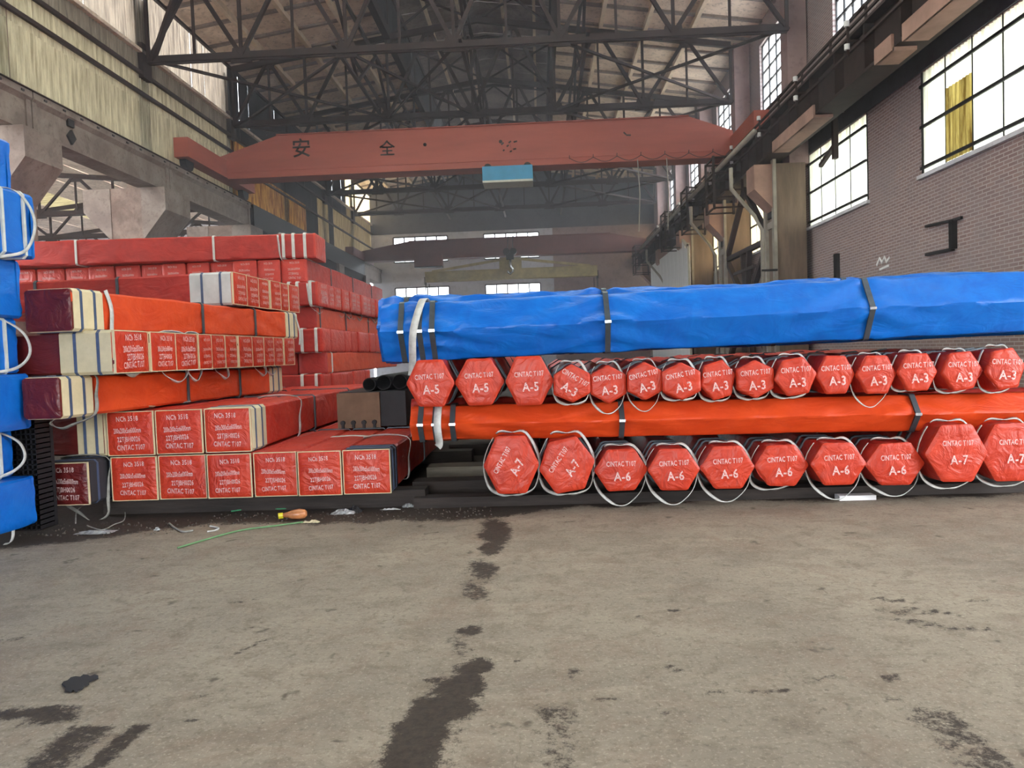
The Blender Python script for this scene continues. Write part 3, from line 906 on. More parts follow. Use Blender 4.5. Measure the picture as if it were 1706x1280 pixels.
# walkway slab and dark fascia between girder and wall
t = thing('crane_walkway', 'dark walkway platform between right crane girder and brick wall', 'walkway', (7.2, 9.0, 7.85))
m = MB(); m.box(.1, .78, 0, 42, -.06, 0); m.build('deck', 'dark_sheet', t)
m = MB()
for k in range(22): m.bar((.15, 2 * k, 0), (.15, 2 * k, 1.0), .05)
m.bar((.15, 0, 1.0), (.15, 42, 1.0), .06); m.bar((.15, 0, .55), (.15, 42, .55), .04); m.build('handrail', 'truss', t)
# conductor rail with insulators
t = thing('conductor_rail', 'thin conductor rails on white insulators beside right crane girder', 'rail', (6.35, 9, 7.25))
m = MB(); m.bar((0, 0, 0), (0, 42, 0), .05); m.bar((0, 0, .45), (0, 42, .45), .05); m.build('bar', 'truss', t)
for k in range(10):
    for z in (0, .45):
        m = MB(); y = 3.4 + k * 3.0; m.tube([(-.07, y, z + .03), (-.07, y, z + .14)], .055, 8)
        m.build('insulator', 'insulator', t)
    m = MB(); m.bar((-.05, 3.4 + k * 3, -.1), (-.05, 3.4 + k * 3, .6), .04); m.bar((-.05, 3.4 + k * 3, .2), (.35, 3.4 + k * 3, .2), .04); m.build('bracket', 'truss', t)
# pale pipe handrail running along under crane's right end
t = thing('guard_pipe', 'pale pipe running down the line of right crane girder', 'pipe', (6.1, 17.0, 7.37))
m = MB(); m.tube([(0, 4.2, 0), (0, 27.5, 0)], .075, 8); m.build('pipe', 'pipe_grey', t, True)
m = MB()
for k in range(9): m.bar((.02, 4.4 + 2.9 * k, 0), (.6, 4.4 + 2.9 * k, -.02), .04)
m.build('bracket', 'truss', t)
# access cages hanging below the girder
for k, (y0, lb) in enumerate(((24.6, 'largest rusty ladder cage hung below right crane girder'), (29.0, 'middle rusty ladder cage hung below right crane girder'), (34.0, 'small rusty ladder cage hung below right crane girder'), (44.5, 'tiny far ladder cage beside the maroon crane'))):
    t = thing('ladder_cage', lb, 'ladder', (5.75, y0, 5.9), group='ladder cages below the right girder')
    m = MB()
    for yy in (0, 1.1):
        for xx in (0, .9):
            m = MB(); m.bar((xx, yy, 0), (xx, yy, 1.7), .07); m.build('post', 'truss', t)
    m = MB(); m.bar((.9, .5, 1.25), (1.15, .5, 1.25), .06); m.bar((.9, 0, 1.25), (.9, 1.1, 1.25), .05); m.build('hanger', 'truss', t)
    for z in (.05, .6, 1.15, 1.65):
        m = MB(); m.bar((0, 0, z), (0, 1.1, z), .05); m.bar((0, 0, z), (.9, 0, z), .05); m.bar((0, 1.1, z), (.9, 1.1, z), .05); m.build('rung', 'truss', t)
# downpipes
for y, lb in ((22.05, 'pale drain pipe on the brown clad column'), (27.8, 'pale bent drain pipe left of dark cross bracing'), (39.2, 'short pale drain pipe near the maroon crane end')):
    t = thing('drain_pipe', lb, 'pipe', (6.6, y, 0), group='drain pipes on right columns')
    m = MB(); m.tube([(-.95, 0, 6.6), (-.95, 0, 6.0), (-.3, 0, 5.2), (-.1, 0, 4.8), (-.1, 0, 0.0)], .06, 8); m.build('pipe', 'pipe_grey', t, True)
    m = MB(); m.box(-.15, .3, -.08, .02, 3.6, 3.66); m.box(-.15, .3, -.08, .02, 1.6, 1.66); m.build('clamp', 'black_steel', t)
# portal bracing between right columns
for y0, lb in ((22.6, 'dark cross bracing right of the bent drain pipe'), (34.3, 'dark cross bracing behind the white partition')):
    t = thing('portal_bracing', lb, 'bracing', (7.0, y0, 0), group='bracing between right columns')
    for p, q in (((0, .5, 1.0), (0, 5.5, 4.6)), ((0, 5.5, 1.0), (0, .5, 4.6)), ((0, .5, 4.7), (0, 3, 6.7)), ((0, 5.5, 4.7), (0, 3, 6.7)), ((0, .5, 4.65), (0, 5.5, 4.65)), ((0, 2.5, 1), (0, 3.4, 4.6)), ((0, 3.6, 1), (0, 2.6, 4.6))):
        m = MB(); m.bar(p, q, .16, .16); m.build('brace', 'truss', t)
    for z in (2.4, 3.2, 4.0):
        m = MB(); m.bar((-.1, 1.6, z), (-.1, 4.2, z), .09); m.build('rail', 'truss', t)
# dark recess wall behind bracing
# white corrugated partition
t = thing('sheet_partition', 'white corrugated partition with sloping top corner, behind the blue bundle', 'partition', (6.45, 32.2, 0))
for k in range(11):
    h = 6.15 if k else 5.8
    put('corrugated_sheet', corr_mesh(1.02, h, .2, .03, 'partition'), t, (0, k, 0))
m = MB(); m.bar((-.05, 0, 0), (-.05, 0, 5.9), .08); m.bar((-.05, 0, 5.7), (-.05, 1.2, 6.2), .1); m.build('edge_frame', 'cream_paint', t)
for z in (2.6, 4.0, 5.8):
    m = MB(); m.tube([(-.12, 0, z), (-.05, 0, z)], .06, 8); m.build('stud', 'clip', t)

# wall fittings
p = atX(1590, 367, XR - .02); q = atX(1590, 415, XR - .02)
t = thing('wall_bracket', 'black steel U-shaped bracket fixed to brick wall below large window', 'bracket', (XR, p.y, q.z))
m = MB(); h = p.z - q.z
m.bar((-.05, 0, 0), (-.05, 0, h), .1, .12); m.bar((-.05, 0, h), (-.05, 1.0, h + .05), .05); m.bar((-.05, 0, 0), (-.05, 1.0, 0.02), .06)
m.bar((-.05, -.3, h), (-.05, 0, h), .05); m.build('frame', 'black_steel', t)
p = atX(1394, 445, XR - .05)
t = thing('wall_bar', 'short dark vertical bar on brick wall above the blue bundle', 'bar', tuple(p))
m = MB(); m.box(-.05, .05, -.09, .09, -.35, .35); m.build('strip', 'black_steel', t)
p = atX(1472, 436, XR - .012)
t = thing('paint_scrawl', 'small white painted scrawl on brick wall', 'marking', (XR, p.y, p.z))
m = MB()
pts = [(-.012, .35, -.05), (-.012, .2, .1), (-.012, .08, -.02), (-.012, -.05, .1), (-.012, -.15, -.03), (-.012, -.3, .06)]
m.ribbon(pts, .06, .02, (0, 0, 1)); m.ribbon([(-.012, .2, -.16), (-.012, -.25, -.12)], .05, .02, (0, 0, 1)); m.build('stroke', 'insulator', t)
p = atX(1391, 235, XR - .3)
t = thing('hanging_arm', 'dark steel arm hanging in front of smaller bright window', 'bracket', tuple(p))
m = MB(); m.bar((0, 0, -.45), (0, 0, 1.1), .12, .14); m.bar((0, 0, -.1), (.0, 1.0, -.38), .1, .1); m.bar((0, 0, .75), (.31, 0, .75), .08, .08); m.build('arm', 'truss', t)

# ------------------------------------------------------------------ CRANES
def crane(Y, zb, zt, mat, label, x0, x1, taper, truck=True):
    t = thing('overhead_crane', label, 'crane', (0, Y, zb))
    h = zt - zb
    m = MB()
    prof = [(x0, h * .25), (x0 + .35, 0.0), (x1 - .35, 0.0), (x1, h * .3), (x1 - .05, h * .62), (x1 - taper, h), (x0 + taper * 1.4, h), (x0 + .1, h * .55)]
    m.prism(prof, 'y', -.35, .35)
    m.build('girder', mat, t)
    m = MB(); m.box(x0 + .35, x1 - .35, -.42, .42, -.03, .03); m.box(x0 + taper * 1.4, x1 - taper, -.42, .42, h, h + .03)
    m.box(x0 + .4, x1 - .4, -.37, -.34, .2, .225); m.build('flange', mat, t)
    for xx in (x0, x1):
        m = MB(); s = -1 if xx == x0 else 1
        m.box(xx - .15, xx + .3, -3.2, 2.2, .02 * h, .45 * h); m.build('end_truck', mat, t)
        for yy in (-2.7, 1.8):
            w = MB(); w.tube([(xx - .1 + (0 if s < 0 else .1), yy, -.02), (xx + .1 + (0 if s < 0 else .1), yy, -.02)], .28, 14); w.build('wheel', 'black_steel', t)
    return t, h


c1, h1 = crane(26.15, 7.86, 9.25, 'crane_red', 'large faded red overhead crane girder carrying black Chinese characters', -10.9, 6.75, 1.5)
for ch, px, py, sz in (('安', 502, 249, .68), ('全', 645, 249, .55)):
    p = atY(px, py, 26.15 - .36)
    me = text_mesh(ch, off=0.012, mat='black_paint')
    o = put('painted_character', me, c1, (p.x, -.358, p.z - 7.86), (pi / 2, 0, 0), (sz, sz, sz))
# worn-away remains of two further characters
def strokes(px, py, segs, lb):
    m = MB(); p = atY(px, py, 26.15 - .36)
    for (a, b, c, d) in segs: m.bar((a, 0, b), (c, 0, d), .008, .05, (0, 0, 1))
    o = m.build('painted_character', 'black_paint', c1); o.location = (p.x, -.356, p.z - 7.86); o['label'] = lb
strokes(850, 243, [(-.3, .05, -.22, .12), (-.05, .1, .03, .16), (.0, .06, .02, -.06), (.12, .12, .24, .15), (-.12, -.02, -.05, .03), (-.25, -.16, -.2, -.12), (.1, -.12, .2, -.1), (-.02, -.2, .05, -.17)], 'worn third black character')
strokes(1046, 224, [(-.14, .08, -.06, .0), (-.06, -.02, .1, -.03)], 'worn fourth black character')
for px, py in ((708, 241), (834, 236)):
    p = atY(px, py, 26.15 - .36); m = MB(); m.tube([(0, 0, 0), (0, -.02, 0)], .06, 10)
    m.build('rust_hole', 'black_paint', c1).location = (p.x, -.35, p.z - 7.86)
# cable festoon on its right half
m = MB()
for k in range(7):
    xa = 1.2 + k * .8; xb = xa + .8
    pts = [(xa + (xb - xa) * i / 6, -.5, .14 - .16 * sin(pi * i / 6)) for i in range(7)]
    m.tube(pts, .012, 5, False)
    m.bar((xa, -.42, .14), (xa, -.5, .24), .02)
m.build('cable_festoon', 'black_steel', c1)
for px in (1062, 1110):
    m = MB(); p = atY(px, 300, 25.8); m.tube([(p.x, -.5, 0), (p.x + .05, -.5, -1.2), (p.x - .02, -.5, -2.4)], .018, 5); m.build('hanging_cable', 'pipe_grey', c1)

# blue hoist on the red crane
pa = atY(804, 305, 25.3); pb = atY(887, 274, 25.3)
hz = pa.z
t = thing('crane_hoist', 'blue box hoist slung under the large red crane girder', 'hoist', ((pa.x + pb.x) / 2, 25.75, hz))
w = (pb.x - pa.x) / 2
m = MB(); m.box(-w, w, -.45, .45, .06, pb.z - hz); m.build('housing', 'hoist_blue', t)
m = MB(); m.box(-w, w, -.47, .47, 0, .07); m.build('trim_strip', 'cream_paint', t)
for s in (-1, 1):
    m = MB(); m.tube([(s * w * .8, -.1, pb.z - hz + .05), (s * w * .8, .1, pb.z - hz + .05)], .13, 12); m.bar((s * w * .8, 0, pb.z - hz), (s * w * .8, 0, pb.z - hz + .15), .1)
    m.build('trolley_wheel', 'black_steel', t)

c2, h2 = crane(46.6, 7.5, 8.6, 'crane_dark', 'maroon overhead crane girder farther back, across the bright strip windows', -10.95, 6.7, 2.2)
p = atY(714, 440, 46.0)
t = thing('crane_hoist', 'dark grey box hoist under left half of the maroon crane', 'hoist', (p.x, 46.1, p.z - .15))
m = MB(); m.box(-.85, .85, -.3, .3, 0, .75); m.build('housing', 'crane_dark', t)
m = MB(); m.box(-.85, .85, -.32, .32, -.06, .0); m.build('trim_strip', 'dark_sheet', t)
# hook and spreader beam
Ys = 44.5
p = atY(851, 455, Ys)
hk = thing('crane_hook', 'pale steel hook block hanging beneath the maroon crane girder', 'hook', (p.x, Ys - .38, p.z))
m = MB(); m.box(-.22, .22, -.15, .15, .75, 1.15); m.tube([(-.2, -.2, 1.2), (-.2, .2, 1.2)], .2, 12); m.tube([(.2, -.2, 1.2), (.2, .2, 1.2)], .2, 12); m.build('pulley_block', 'black_steel', hk)
m = MB(); m.tube([(0, 0, .8), (0, 0, .35), (.13, 0, .2), (.14, 0, .05), (0, 0, -.08), (-.13, 0, .0), (-.14, 0, .1)], .08, 8); m.build('hook', 'clip', hk, True)
m = MB()
for x in (-.15, .15): m.tube([(x, 0, 1.2), (x, 1.8, 2.4)], .03, 5)
m.build('cable', 'black_steel', hk)
pl = atY(709, 462, Ys); prr = atY(995, 457, Ys)
sp = thing('spreader_beam', 'long yellowish lifting beam hanging from the hook above blue bundles', 'beam', (p.x, Ys, pl.z))
m = MB(); x0, x1 = pl.x - p.x, prr.x - p.x
m.box(x0, x1, -.2, .2, -.28, .25); m.box(x0, x1, -.24, .24, .24, .29); m.box(x0, x1, -.24, .24, -.32, -.27); m.build('girder', 'yellow_steel', sp)
m = MB(); m.box(-.65, .65, -.22, -.1, .2, .95); m.box(-.65, .65, .1, .22, .2, .95); m.box(-.65, .65, -.22, .22, .88, .95); m.build('centre_box', 'yellow_steel', sp)
m = MB(); m.bar((0, 0, .9), (0, 0, p.z - pl.z + .1), .12, .06, (0, 1, 0)); m.build('lifting_eye', 'black_steel', sp)
for a in (x0 + .4, x1 - .4):
    m = MB(); m.bar((a, 0, .3), (-.6 if a < 0 else .6, 0, .85), .14, .12, (0, 1, 0)); m.build('stay', 'yellow_steel', sp)
for a in (x0, x1):
    m = MB(); m.box(a - .06, a + .06, -.15, .15, -.45, 0); m.tube([(a, 0, -.4), (a, 0, -3.4)], .035, 6); m.tube([(a + (.5 if a < 0 else -.5) * .4, 0, -.4), (a + (.5 if a < 0 else -.5) * .4, 0, -3.4)], .025, 6)
    m.build('hanging_chain', 'black_steel', sp)

# lamps glowing near the far left wall and purlin lights
for px, py, Y, lb in ((562, 241 / 2.509 + 0, 24, ''),): pass

# ------------------------------------------------------------------ BUNDLES
def prof_box(w, h, n=6, r=.02):
    """perimeter of a rounded rectangle standing on z=0, centred on x=0"""
    pts = []; a = w / 2
    segs = [((-a, 0), (a, 0)), ((a, 0), (a, h)), ((a, h), (-a, h)), ((-a, h), (-a, 0))]
    for (x0, z0), (x1, z1) in segs:
        L = hypot(x1 - x0, z1 - z0); f0 = r / L
        for i in range(n + 1):
            t = f0 + (1 - 2 * f0) * i / n
            pts.append((x0 + (x1 - x0) * t, z0 + (z1 - z0) * t))
    return pts


def prof_hex(w, h, rot=0.0, n=4, round_=0.06, seed=0):
    rnd = random.Random(seed); cs = []
    for k in range(6):
        a = rot + k * pi / 3; f = 1 + rnd.uniform(-.03, .03)
        cs.append((w / 2 * cos(a) * f, h / 2 * sin(a) / .866 * f if rot == 0 else h / 2 * sin(a) * f))
    # fit into the wanted height
    zmax = max(c[1] for c in cs); zmin = min(c[1] for c in cs); xmax = max(c[0] for c in cs); xmin = min(c[0] for c in cs)
    cs = [((x - (xmax + xmin) / 2) * w / (xmax - xmin), (z - (zmax + zmin) / 2) * h / (zmax - zmin) + h / 2) for x, z in cs]
    pts = []
    for k in range(6):
        x0, z0 = cs[k]; x1, z1 = cs[(k + 1) % 6]
        for i in range(n + 1):
            t = round_ + (1 - 2 * round_) * i / n; pts.append((x0 + (x1 - x0) * t, z0 + (z1 - z0) * t))
    return pts


def sweep(prof, y0, y1, ny, amp=0.0, seed=0, folds=(), closed=True, off=0.0, kfold=1.0):
    """tarpaulin skin over a profile; folds = strap positions that pinch it and throw diagonal creases"""
    n = len(prof); cx = sum(p[0] for p in prof) / n; cz = sum(p[1] for p in prof) / n
    vs = []
    per = [0.0]
    for i in range(n): per.append(per[-1] + hypot(prof[(i + 1) % n][0] - prof[i][0], prof[(i + 1) % n][1] - prof[i][1]))
    nrm = []
    for i in range(n):
        a = prof[i - 1]; b = prof[(i + 1) % n]; dx, dz = b[0] - a[0], b[1] - a[1]; L = hypot(dx, dz) or 1
        nrm.append((dz / L, -dx / L))
    sg = 1
    if nrm[0][0] * (prof[0][0] - cx) + nrm[0][1] * (prof[0][1] - cz) < 0: sg = -1
    for j in range(ny + 1):
        y = y0 + (y1 - y0) * j / ny
        for i in range(n):
            x, z = prof[i]; d = off
            if amp:
                s = per[i]
                d += amp * noise.fractal((y * 1.7 + seed, s * 3.0, seed * 1.3), .8, 2, 3)
                for f in folds:
                    r = abs(y - f); e = math.exp(-r / .55)
                    d += kfold * amp * .9 * e * sin((s * 26 + r * 9 * (1 if i % 2 or True else -1)) + 4 * noise.noise((f, s * 2, seed)))
                    d -= amp * 1.2 * math.exp(-(r / .07) ** 2)
                d = max(d, -.02)
            vs.append((x + sg * nrm[i][0] * d, y, z + sg * nrm[i][1] * d))
    fs = []
    for j in range(ny):
        for i in range(n):
            k = (i + 1) % n; fs.append((j * n + i, j * n + k, (j + 1) * n + k, (j + 1) * n + i))
    return vs, fs


def body_mesh(prof, L, ny, amp, seed, mat, folds=(), key=None, ends=True, kfold=1.0):
    m = MB(); vs, fs = sweep(prof, 0, L, ny, amp, seed, folds, kfold=kfold); n = len(prof)
    if ends:
        fs = fs + [tuple(range(n - 1, -1, -1)), tuple(range(ny * n, ny * n + n))]
    m.add(vs, fs); me = m.mesh('wrap', mat)
    import bmesh
    bm = bmesh.new(); bm.from_mesh(me); bmesh.ops.recalc_face_normals(bm, faces=bm.faces); bm.to_mesh(me); bm.free()
    smooth_by_angle(me, 38)
    return me


def cover_mesh(prof, seed, mat, bulge=.006, amp=.0028, rings=9, y=-.012):
    """end cover: film over the end, with radiating wrinkles; front at local -Y"""
    n = len(prof); cx = sum(p[0] for p in prof) / n; cz = sum(p[1] for p in prof) / n
    m = MB(); vs = []; fs = []
    R = max(hypot(p[0] - cx, p[1] - cz) for p in prof)
    vs += [(x, .03, z) for x, z in [(cx + (p[0] - cx) * 1.012, cz + (p[1] - cz) * 1.012) for p in prof]]
    for r in range(rings):
        s = 1.012 - .02 * 0 if r == 0 else 1.0 - (r / rings)
        s = 1.012 if r == 0 else 1.0 - (r / rings)
        for i, p in enumerate(prof):
            x = cx + (p[0] - cx) * s; z = cz + (p[1] - cz) * s
            a = math.atan2(z - cz, x - cx)
            w = amp * (abs(noise.noise((x * 6 + seed * 3.7, z * 6, seed))) * 1.6 + .8 * s * noise.noise((cos(a) * 3.2 + seed, sin(a) * 3.2, 5)) + .25 * noise.noise((x * 14 + seed, z * 7, 2)))
            b = bulge * (1 - s * s)
            vs.append((x, y - b - w + (0.010 if r == 0 else 0), z))
    vs.append((cx, y - bulge, cz))
    for r in range(rings):
        for i in range(n):
            k = (i + 1) % n; fs.append((r * n + i, r * n + k, (r + 1) * n + k, (r + 1) * n + i))
    c = len(vs) - 1
    for i in range(n): fs.append((rings * n + i, rings * n + (i + 1) % n, c))
    m.add(vs, fs); me = m.mesh('end_cover', mat)
    import bmesh
    bm = bmesh.new(); bm.from_mesh(me); bmesh.ops.recalc_face_normals(bm, faces=bm.faces); bm.to_mesh(me); bm.free()
    smooth_by_angle(me, 50)
    return me


def band_mesh(prof, w, t, mat):
    m = MB(); n = len(prof)
    a, fa = sweep(prof, -w / 2, w / 2, 1, off=t)
    o = len(a); bb, fb = sweep(prof, -w / 2, w / 2, 1, off=-.002)
    fs = fa + [tuple(i + o for i in f[::-1]) for f in fb]
    for i in range(n):
        k = (i + 1) % n
        fs += [(i, k, k + o, i + o), (n + i, n + i + o, n + k + o, n + k)]
    m.add(a + bb, fs); me = m.mesh('strap', mat); return me


def edging_mesh(w, h, t=.007, mat='card_edge'):
    m = MB(); a = w / 2 + .004; y0, y1 = -.012, .012
    m.box(-a, -a + t, y0, y1, 0, h); m.box(a - t, a, y0, y1, 0, h)
    m.box(-a, a, y0, y1, -.003, t - .003); m.box(-a, a, y0, y1, h - t + .004, h + .004)
    return m.mesh('edging', mat)


CACHE = {}
def cached(key, fn):
    if key not in CACHE: CACHE[key] = fn()
    return CACHE[key]


def loop_ribbon(pts, parent, mat='sling', wid=.032, name='sling', tilt=.75):
    m = MB(); m.ribbon(pts, wid, .006, lambda u: (0.5 * sin(12.57 * u + 1), -.8, tilt * cos(12.57 * u)))
    o = m.build(name, mat, parent, True, fix=True); return o


def spline(pts, n=24, closed=False):
    """Catmull-Rom through points"""
    P = [Vector(p) for p in pts]; out = []; N_ = len(P); segs = N_ if closed else N_ - 1
    per = max(2, n // segs)
    for s in range(segs):
        g = lambda k: P[k % N_] if closed else P[max(0, min(N_ - 1, k))]
        p0, p1, p2, p3 = g(s - 1), g(s), g(s + 1), g(s + 2)
        for i in range(per):
            t = i / per
            out.append(.5 * ((2 * p1) + (-p0 + p2) * t + (2 * p0 - 5 * p1 + 4 * p2 - p3) * t * t + (-p0 + 3 * p1 - 3 * p2 + p3) * t ** 3))
    if not closed: out.append(P[-1])
    return out


LINES = ('NCh 3518', '200x200x5x6000mm', '22TJBH0026', 'CINTAC T107')


def box_bundle(loc, rz, w, h, L, label, group, mat='red', cover='face_red', text=True, edging=True,
               straps=(1.2, 3.0, 4.8), card=None, card_far=False, seed=0, cardmat='card', strapmat='steel_strap', near_straps=(), textscale=1.0, hi=False, tilt=0.0, name='steel_bundle'):
    """near end at loc (base centre); the bundle runs along local +Y"""
    t = thing(name, label, 'bundle', loc, rz, group)
    if tilt: t.rotation_euler = (tilt, 0, rz)
    K = (round(w, 2), round(h, 2)); w, h = K
    pr = prof_box(w, h, 8 if hi else 4)
    sd = seed % 4
    put('wrap', cached(('b', K, round(L, 1), mat, sd, hi), lambda: body_mesh(pr, L, int(L * (16 if hi else 5)), .008, sd * 7.3 + 1, mat, straps)), t)
    put('end_cover', cached(('c', K, cover, sd), lambda: cover_mesh(prof_box(w, h, 8), sd * 5.1 + 2, cover)), t)
    if edging: put('edging', cached(('e', K), lambda: edging_mesh(w, h)), t)
    if text:
        fx = w / .45
        for k, (s, zf, sz, xs) in enumerate(((LINES[0], .82, .066, .72), (LINES[1], .55, .070, .42), (LINES[2], .35, .068, .60), (LINES[3], .16, .068, .62))):
            me = text_mesh(s, xs=xs, off=.022)
            put('printed_line', me, t, (random.uniform(-.02, .02) * fx, -.031, h * zf + h * .02), (pi / 2, random.uniform(-.05, .05), 0), (sz * fx * textscale, sz * fx * textscale, 1))
    bm_ = cached(('s', K, strapmat), lambda: band_mesh(pr, .035, .012, strapmat))
    for s in straps: put('strap', bm_, t, (0, s, 0))
    for s in near_straps: put('strap', cached(('sw', K), lambda: band_mesh(pr, .05, .016, 'white_strap')), t, (0, s, 0))
    if card:
        for (a, b) in ([(.02, card)] + ([(L - card, L - .02)] if card_far else [])):
            put('board_wrap', cached(('w', K, round(b - a, 2), cardmat), lambda: band_mesh(pr, b - a, .009, cardmat)), t, (0, (a + b) / 2, 0))
            for f in (.25, .7):
                put('strap', cached(('sb', K), lambda: band_mesh(pr, .028, .014, 'blue_strap')), t, (0, a + (b - a) * f, 0))
    return t


def sling_square(t, w, h, y, droop=.12, dx=0.0, mat='sling'):
    a = w / 2 + .014
    pts = [(-a, y, h + .012), (a, y, h + .012), (a + .01, y, h * .5), (a, y - .02, 0), (a * .6 + dx, y - .05, -droop * .7), (dx, y - .06, -droop), (-a * .6 + dx, y - .05, -droop * .6), (-a, y - .02, 0), (-a - .01, y, h * .5)]
    return loop_ribbon(spline(pts, 36, True), t, mat)


# ---- left stack, bottom two layers of front facing square bundles
GA = 'square red bundles facing the camera, bottom layer'
row1 = [(187, 263, 767, 843), (264, 344, 764, 840), (346, 420, 759, 834), (422, 495, 754, 829), (497, 569, 750, 826), (571, 650, 746, 823)]
row2 = [(178, 256, 690, 765), (257, 336, 685, 762), (338, 415, 682, 757)]
pos1 = ['leftmost', 'second from left', 'third from left', 'fourth from left', 'fifth from left', 'rightmost']
YA = 7.25
for k, (x0, x1, y0, y1) in enumerate(row1):
    a = atY(x0, (y0 + y1) / 2, YA); b = atY(x1, (y0 + y1) / 2, YA); c = atY((x0 + x1) / 2, y1, YA); d = atY((x0 + x1) / 2, y0, YA)
    w = b.x - a.x - .012; h = .435
    t = box_bundle(((a.x + b.x) / 2, YA + .02 * (k % 2), .172), radians(random.uniform(-.5, .5)), w, h, 5.6,
                   'red square bundle end, %s of six in the bottom front row' % pos1[k], GA, seed=k, straps=(2.2, 4.0),
                   mat='red', card=.34 if k == 5 else None, cardmat='dark_sheet', textscale=.95)
    if k == 5: sling_square(t, w, h, .95, .02)
for k, (x0, x1, y0, y1) in enumerate(row2):
    a = atY(x0, 720, YA); b = atY(x1, 720, YA)
    w = b.x - a.x - .012
    t = box_bundle(((a.x + b.x) / 2, YA + .01 + .02 * k, .622), radians((.3, -.2, .6)[k]), w, .435, 5.6,
                   'red square bundle end, %s of three on top of front row' % ['leftmost', 'middle', 'rightmost'][k],
                   'square red bundles facing the camera, second layer', seed=k + 1, straps=(2.2, 4.0), card=.42 if k == 2 else None, cardmat='card')
    if k == 2:
        sling_square(t, w, .435, 1.5, .05)
# dark pair at the left of those rows
a = atY(72, 796, 6.95); b = atY(147, 796, 6.95)
t = box_bundle(((a.x + b.x) / 2, 6.95, .20), 0, b.x - a.x, .40, 5.6, 'dark red square bundle end beside blue stack, bottom layer', GA, mat='maroon', cover='maroon', text=True, straps=(2, 4), card=.5, cardmat='dark_sheet')
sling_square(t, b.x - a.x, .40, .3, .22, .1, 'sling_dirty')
a = atY(175, 728, 7.25)
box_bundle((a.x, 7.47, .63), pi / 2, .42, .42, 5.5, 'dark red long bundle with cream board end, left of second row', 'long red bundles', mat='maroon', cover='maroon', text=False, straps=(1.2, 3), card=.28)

# ---- layers c and e: long orange bundles whose sides run away from the camera
def long_bundle(xn, yn, xf, yf, z, h, w, label, seed):
    d = Vector((xf - xn, yf - yn, 0)); L = d.length; rz = -math.atan2(d.x, d.y)
    side = Vector((cos(rz), sin(rz), 0))
    c = Vector((xn, yn, z)) - side * (w / 2)
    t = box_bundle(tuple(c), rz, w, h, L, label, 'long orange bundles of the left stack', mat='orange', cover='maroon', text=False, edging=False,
                   straps=(L * .45, L * .72), card=.4, card_far=True, seed=seed, cardmat='card_edge', hi=True, strapmat='steel_strap')
    return t, L
n = atY(100, 660, 6.3); f = atY(470, 625, 10.9)
tb, L = long_bundle(n.x, 6.3, atY(470, 625, 10.6).x, 10.6, 1.075, .355, .355, 'bright orange-red long bundle under the row of small block ends', 1)
sling_square(tb, .355, .355, .42, .12, -.12, 'sling_dirty')
n = atY(118, 510, 6.4)
tb, L = long_bundle(n.x, 6.4, atY(495, 536, 11.0).x, 11.0, 1.835, .365, .44, 'bright orange-red long bundle on top of the row of small block ends', 2)
m = MB(); m.ribbon(spline([(.225, .45, .38), (.24, .5, .2), (.26, .46, -.05), (.28, .5, -.25), (.27, .62, -.38), (.24, .8, -.42), (.2, 1.05, -.36)], 30), .045, .008, (0, 1, .3))
m.build('sling', 'sling', tb, True)
m = MB(); m.ribbon(spline([(.235, L - .12, .36), (.26, L - .02, .1), (.24, L + .0, -.1)], 12), .04, .008, (0, 1, .2)); m.build('sling', 'sling', tb, True)

# ---- layers d and f: bundles across, showing their right ends
def cross_row(cuts, zb, h, Xn, Xf, labelfmt, group, L=3.2, skip=(), seed0=0, first_card=None, cardmat='card', slings=(), mat='orange', cover='face_red', text=True, ymid=None, edging=True, near=(), straps=(1.5, 2.6)):
    """cuts: pixel x of the joints; the end faces lie on a line from (Xn) to (Xf)"""
    out = []
    def Yof(px, i):
        X = Xn + (Xf - Xn) * i / (len(cuts) - 1)
        r = ray(px, ymid or 580); return X * r.y / r.x, X
    for i in range(len(cuts) - 1):
        (ya, xa), (yb, xb) = Yof(cuts[i], i), Yof(cuts[i + 1], i + 1)
        w = yb - ya - .012
        lab = labelfmt % ORD[i]
        t = box_bundle(((xa + xb) / 2 + random.uniform(-.02, .02), (ya + yb) / 2, zb), pi / 2 + math.atan2(-(xb - xa), yb - ya) * 1.0, w, h, L, lab, group,
                       mat=mat, cover=cover, text=text, seed=seed0 + i, card=first_card if i == 0 else None, cardmat=cardmat, edging=edging, straps=straps, near_straps=near if i == 0 else ())
        if i in slings: sling_square(t, w, h, .15, .13, random.uniform(-.05, .05))
        out.append(t)
    return out


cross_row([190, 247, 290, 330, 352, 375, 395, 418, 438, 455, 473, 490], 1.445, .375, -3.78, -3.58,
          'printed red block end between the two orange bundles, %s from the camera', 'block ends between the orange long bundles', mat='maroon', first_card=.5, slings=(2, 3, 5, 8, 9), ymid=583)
cross_row([386, 409, 431, 449, 466, 480, 497], 2.225, .385, -3.76, -3.62,
          'printed red block end above the orange bundles, %s from the camera', 'block ends on top of the front left stack', mat='deep_red', first_card=.55, cardmat='silver_wrap', ymid=480, slings=())

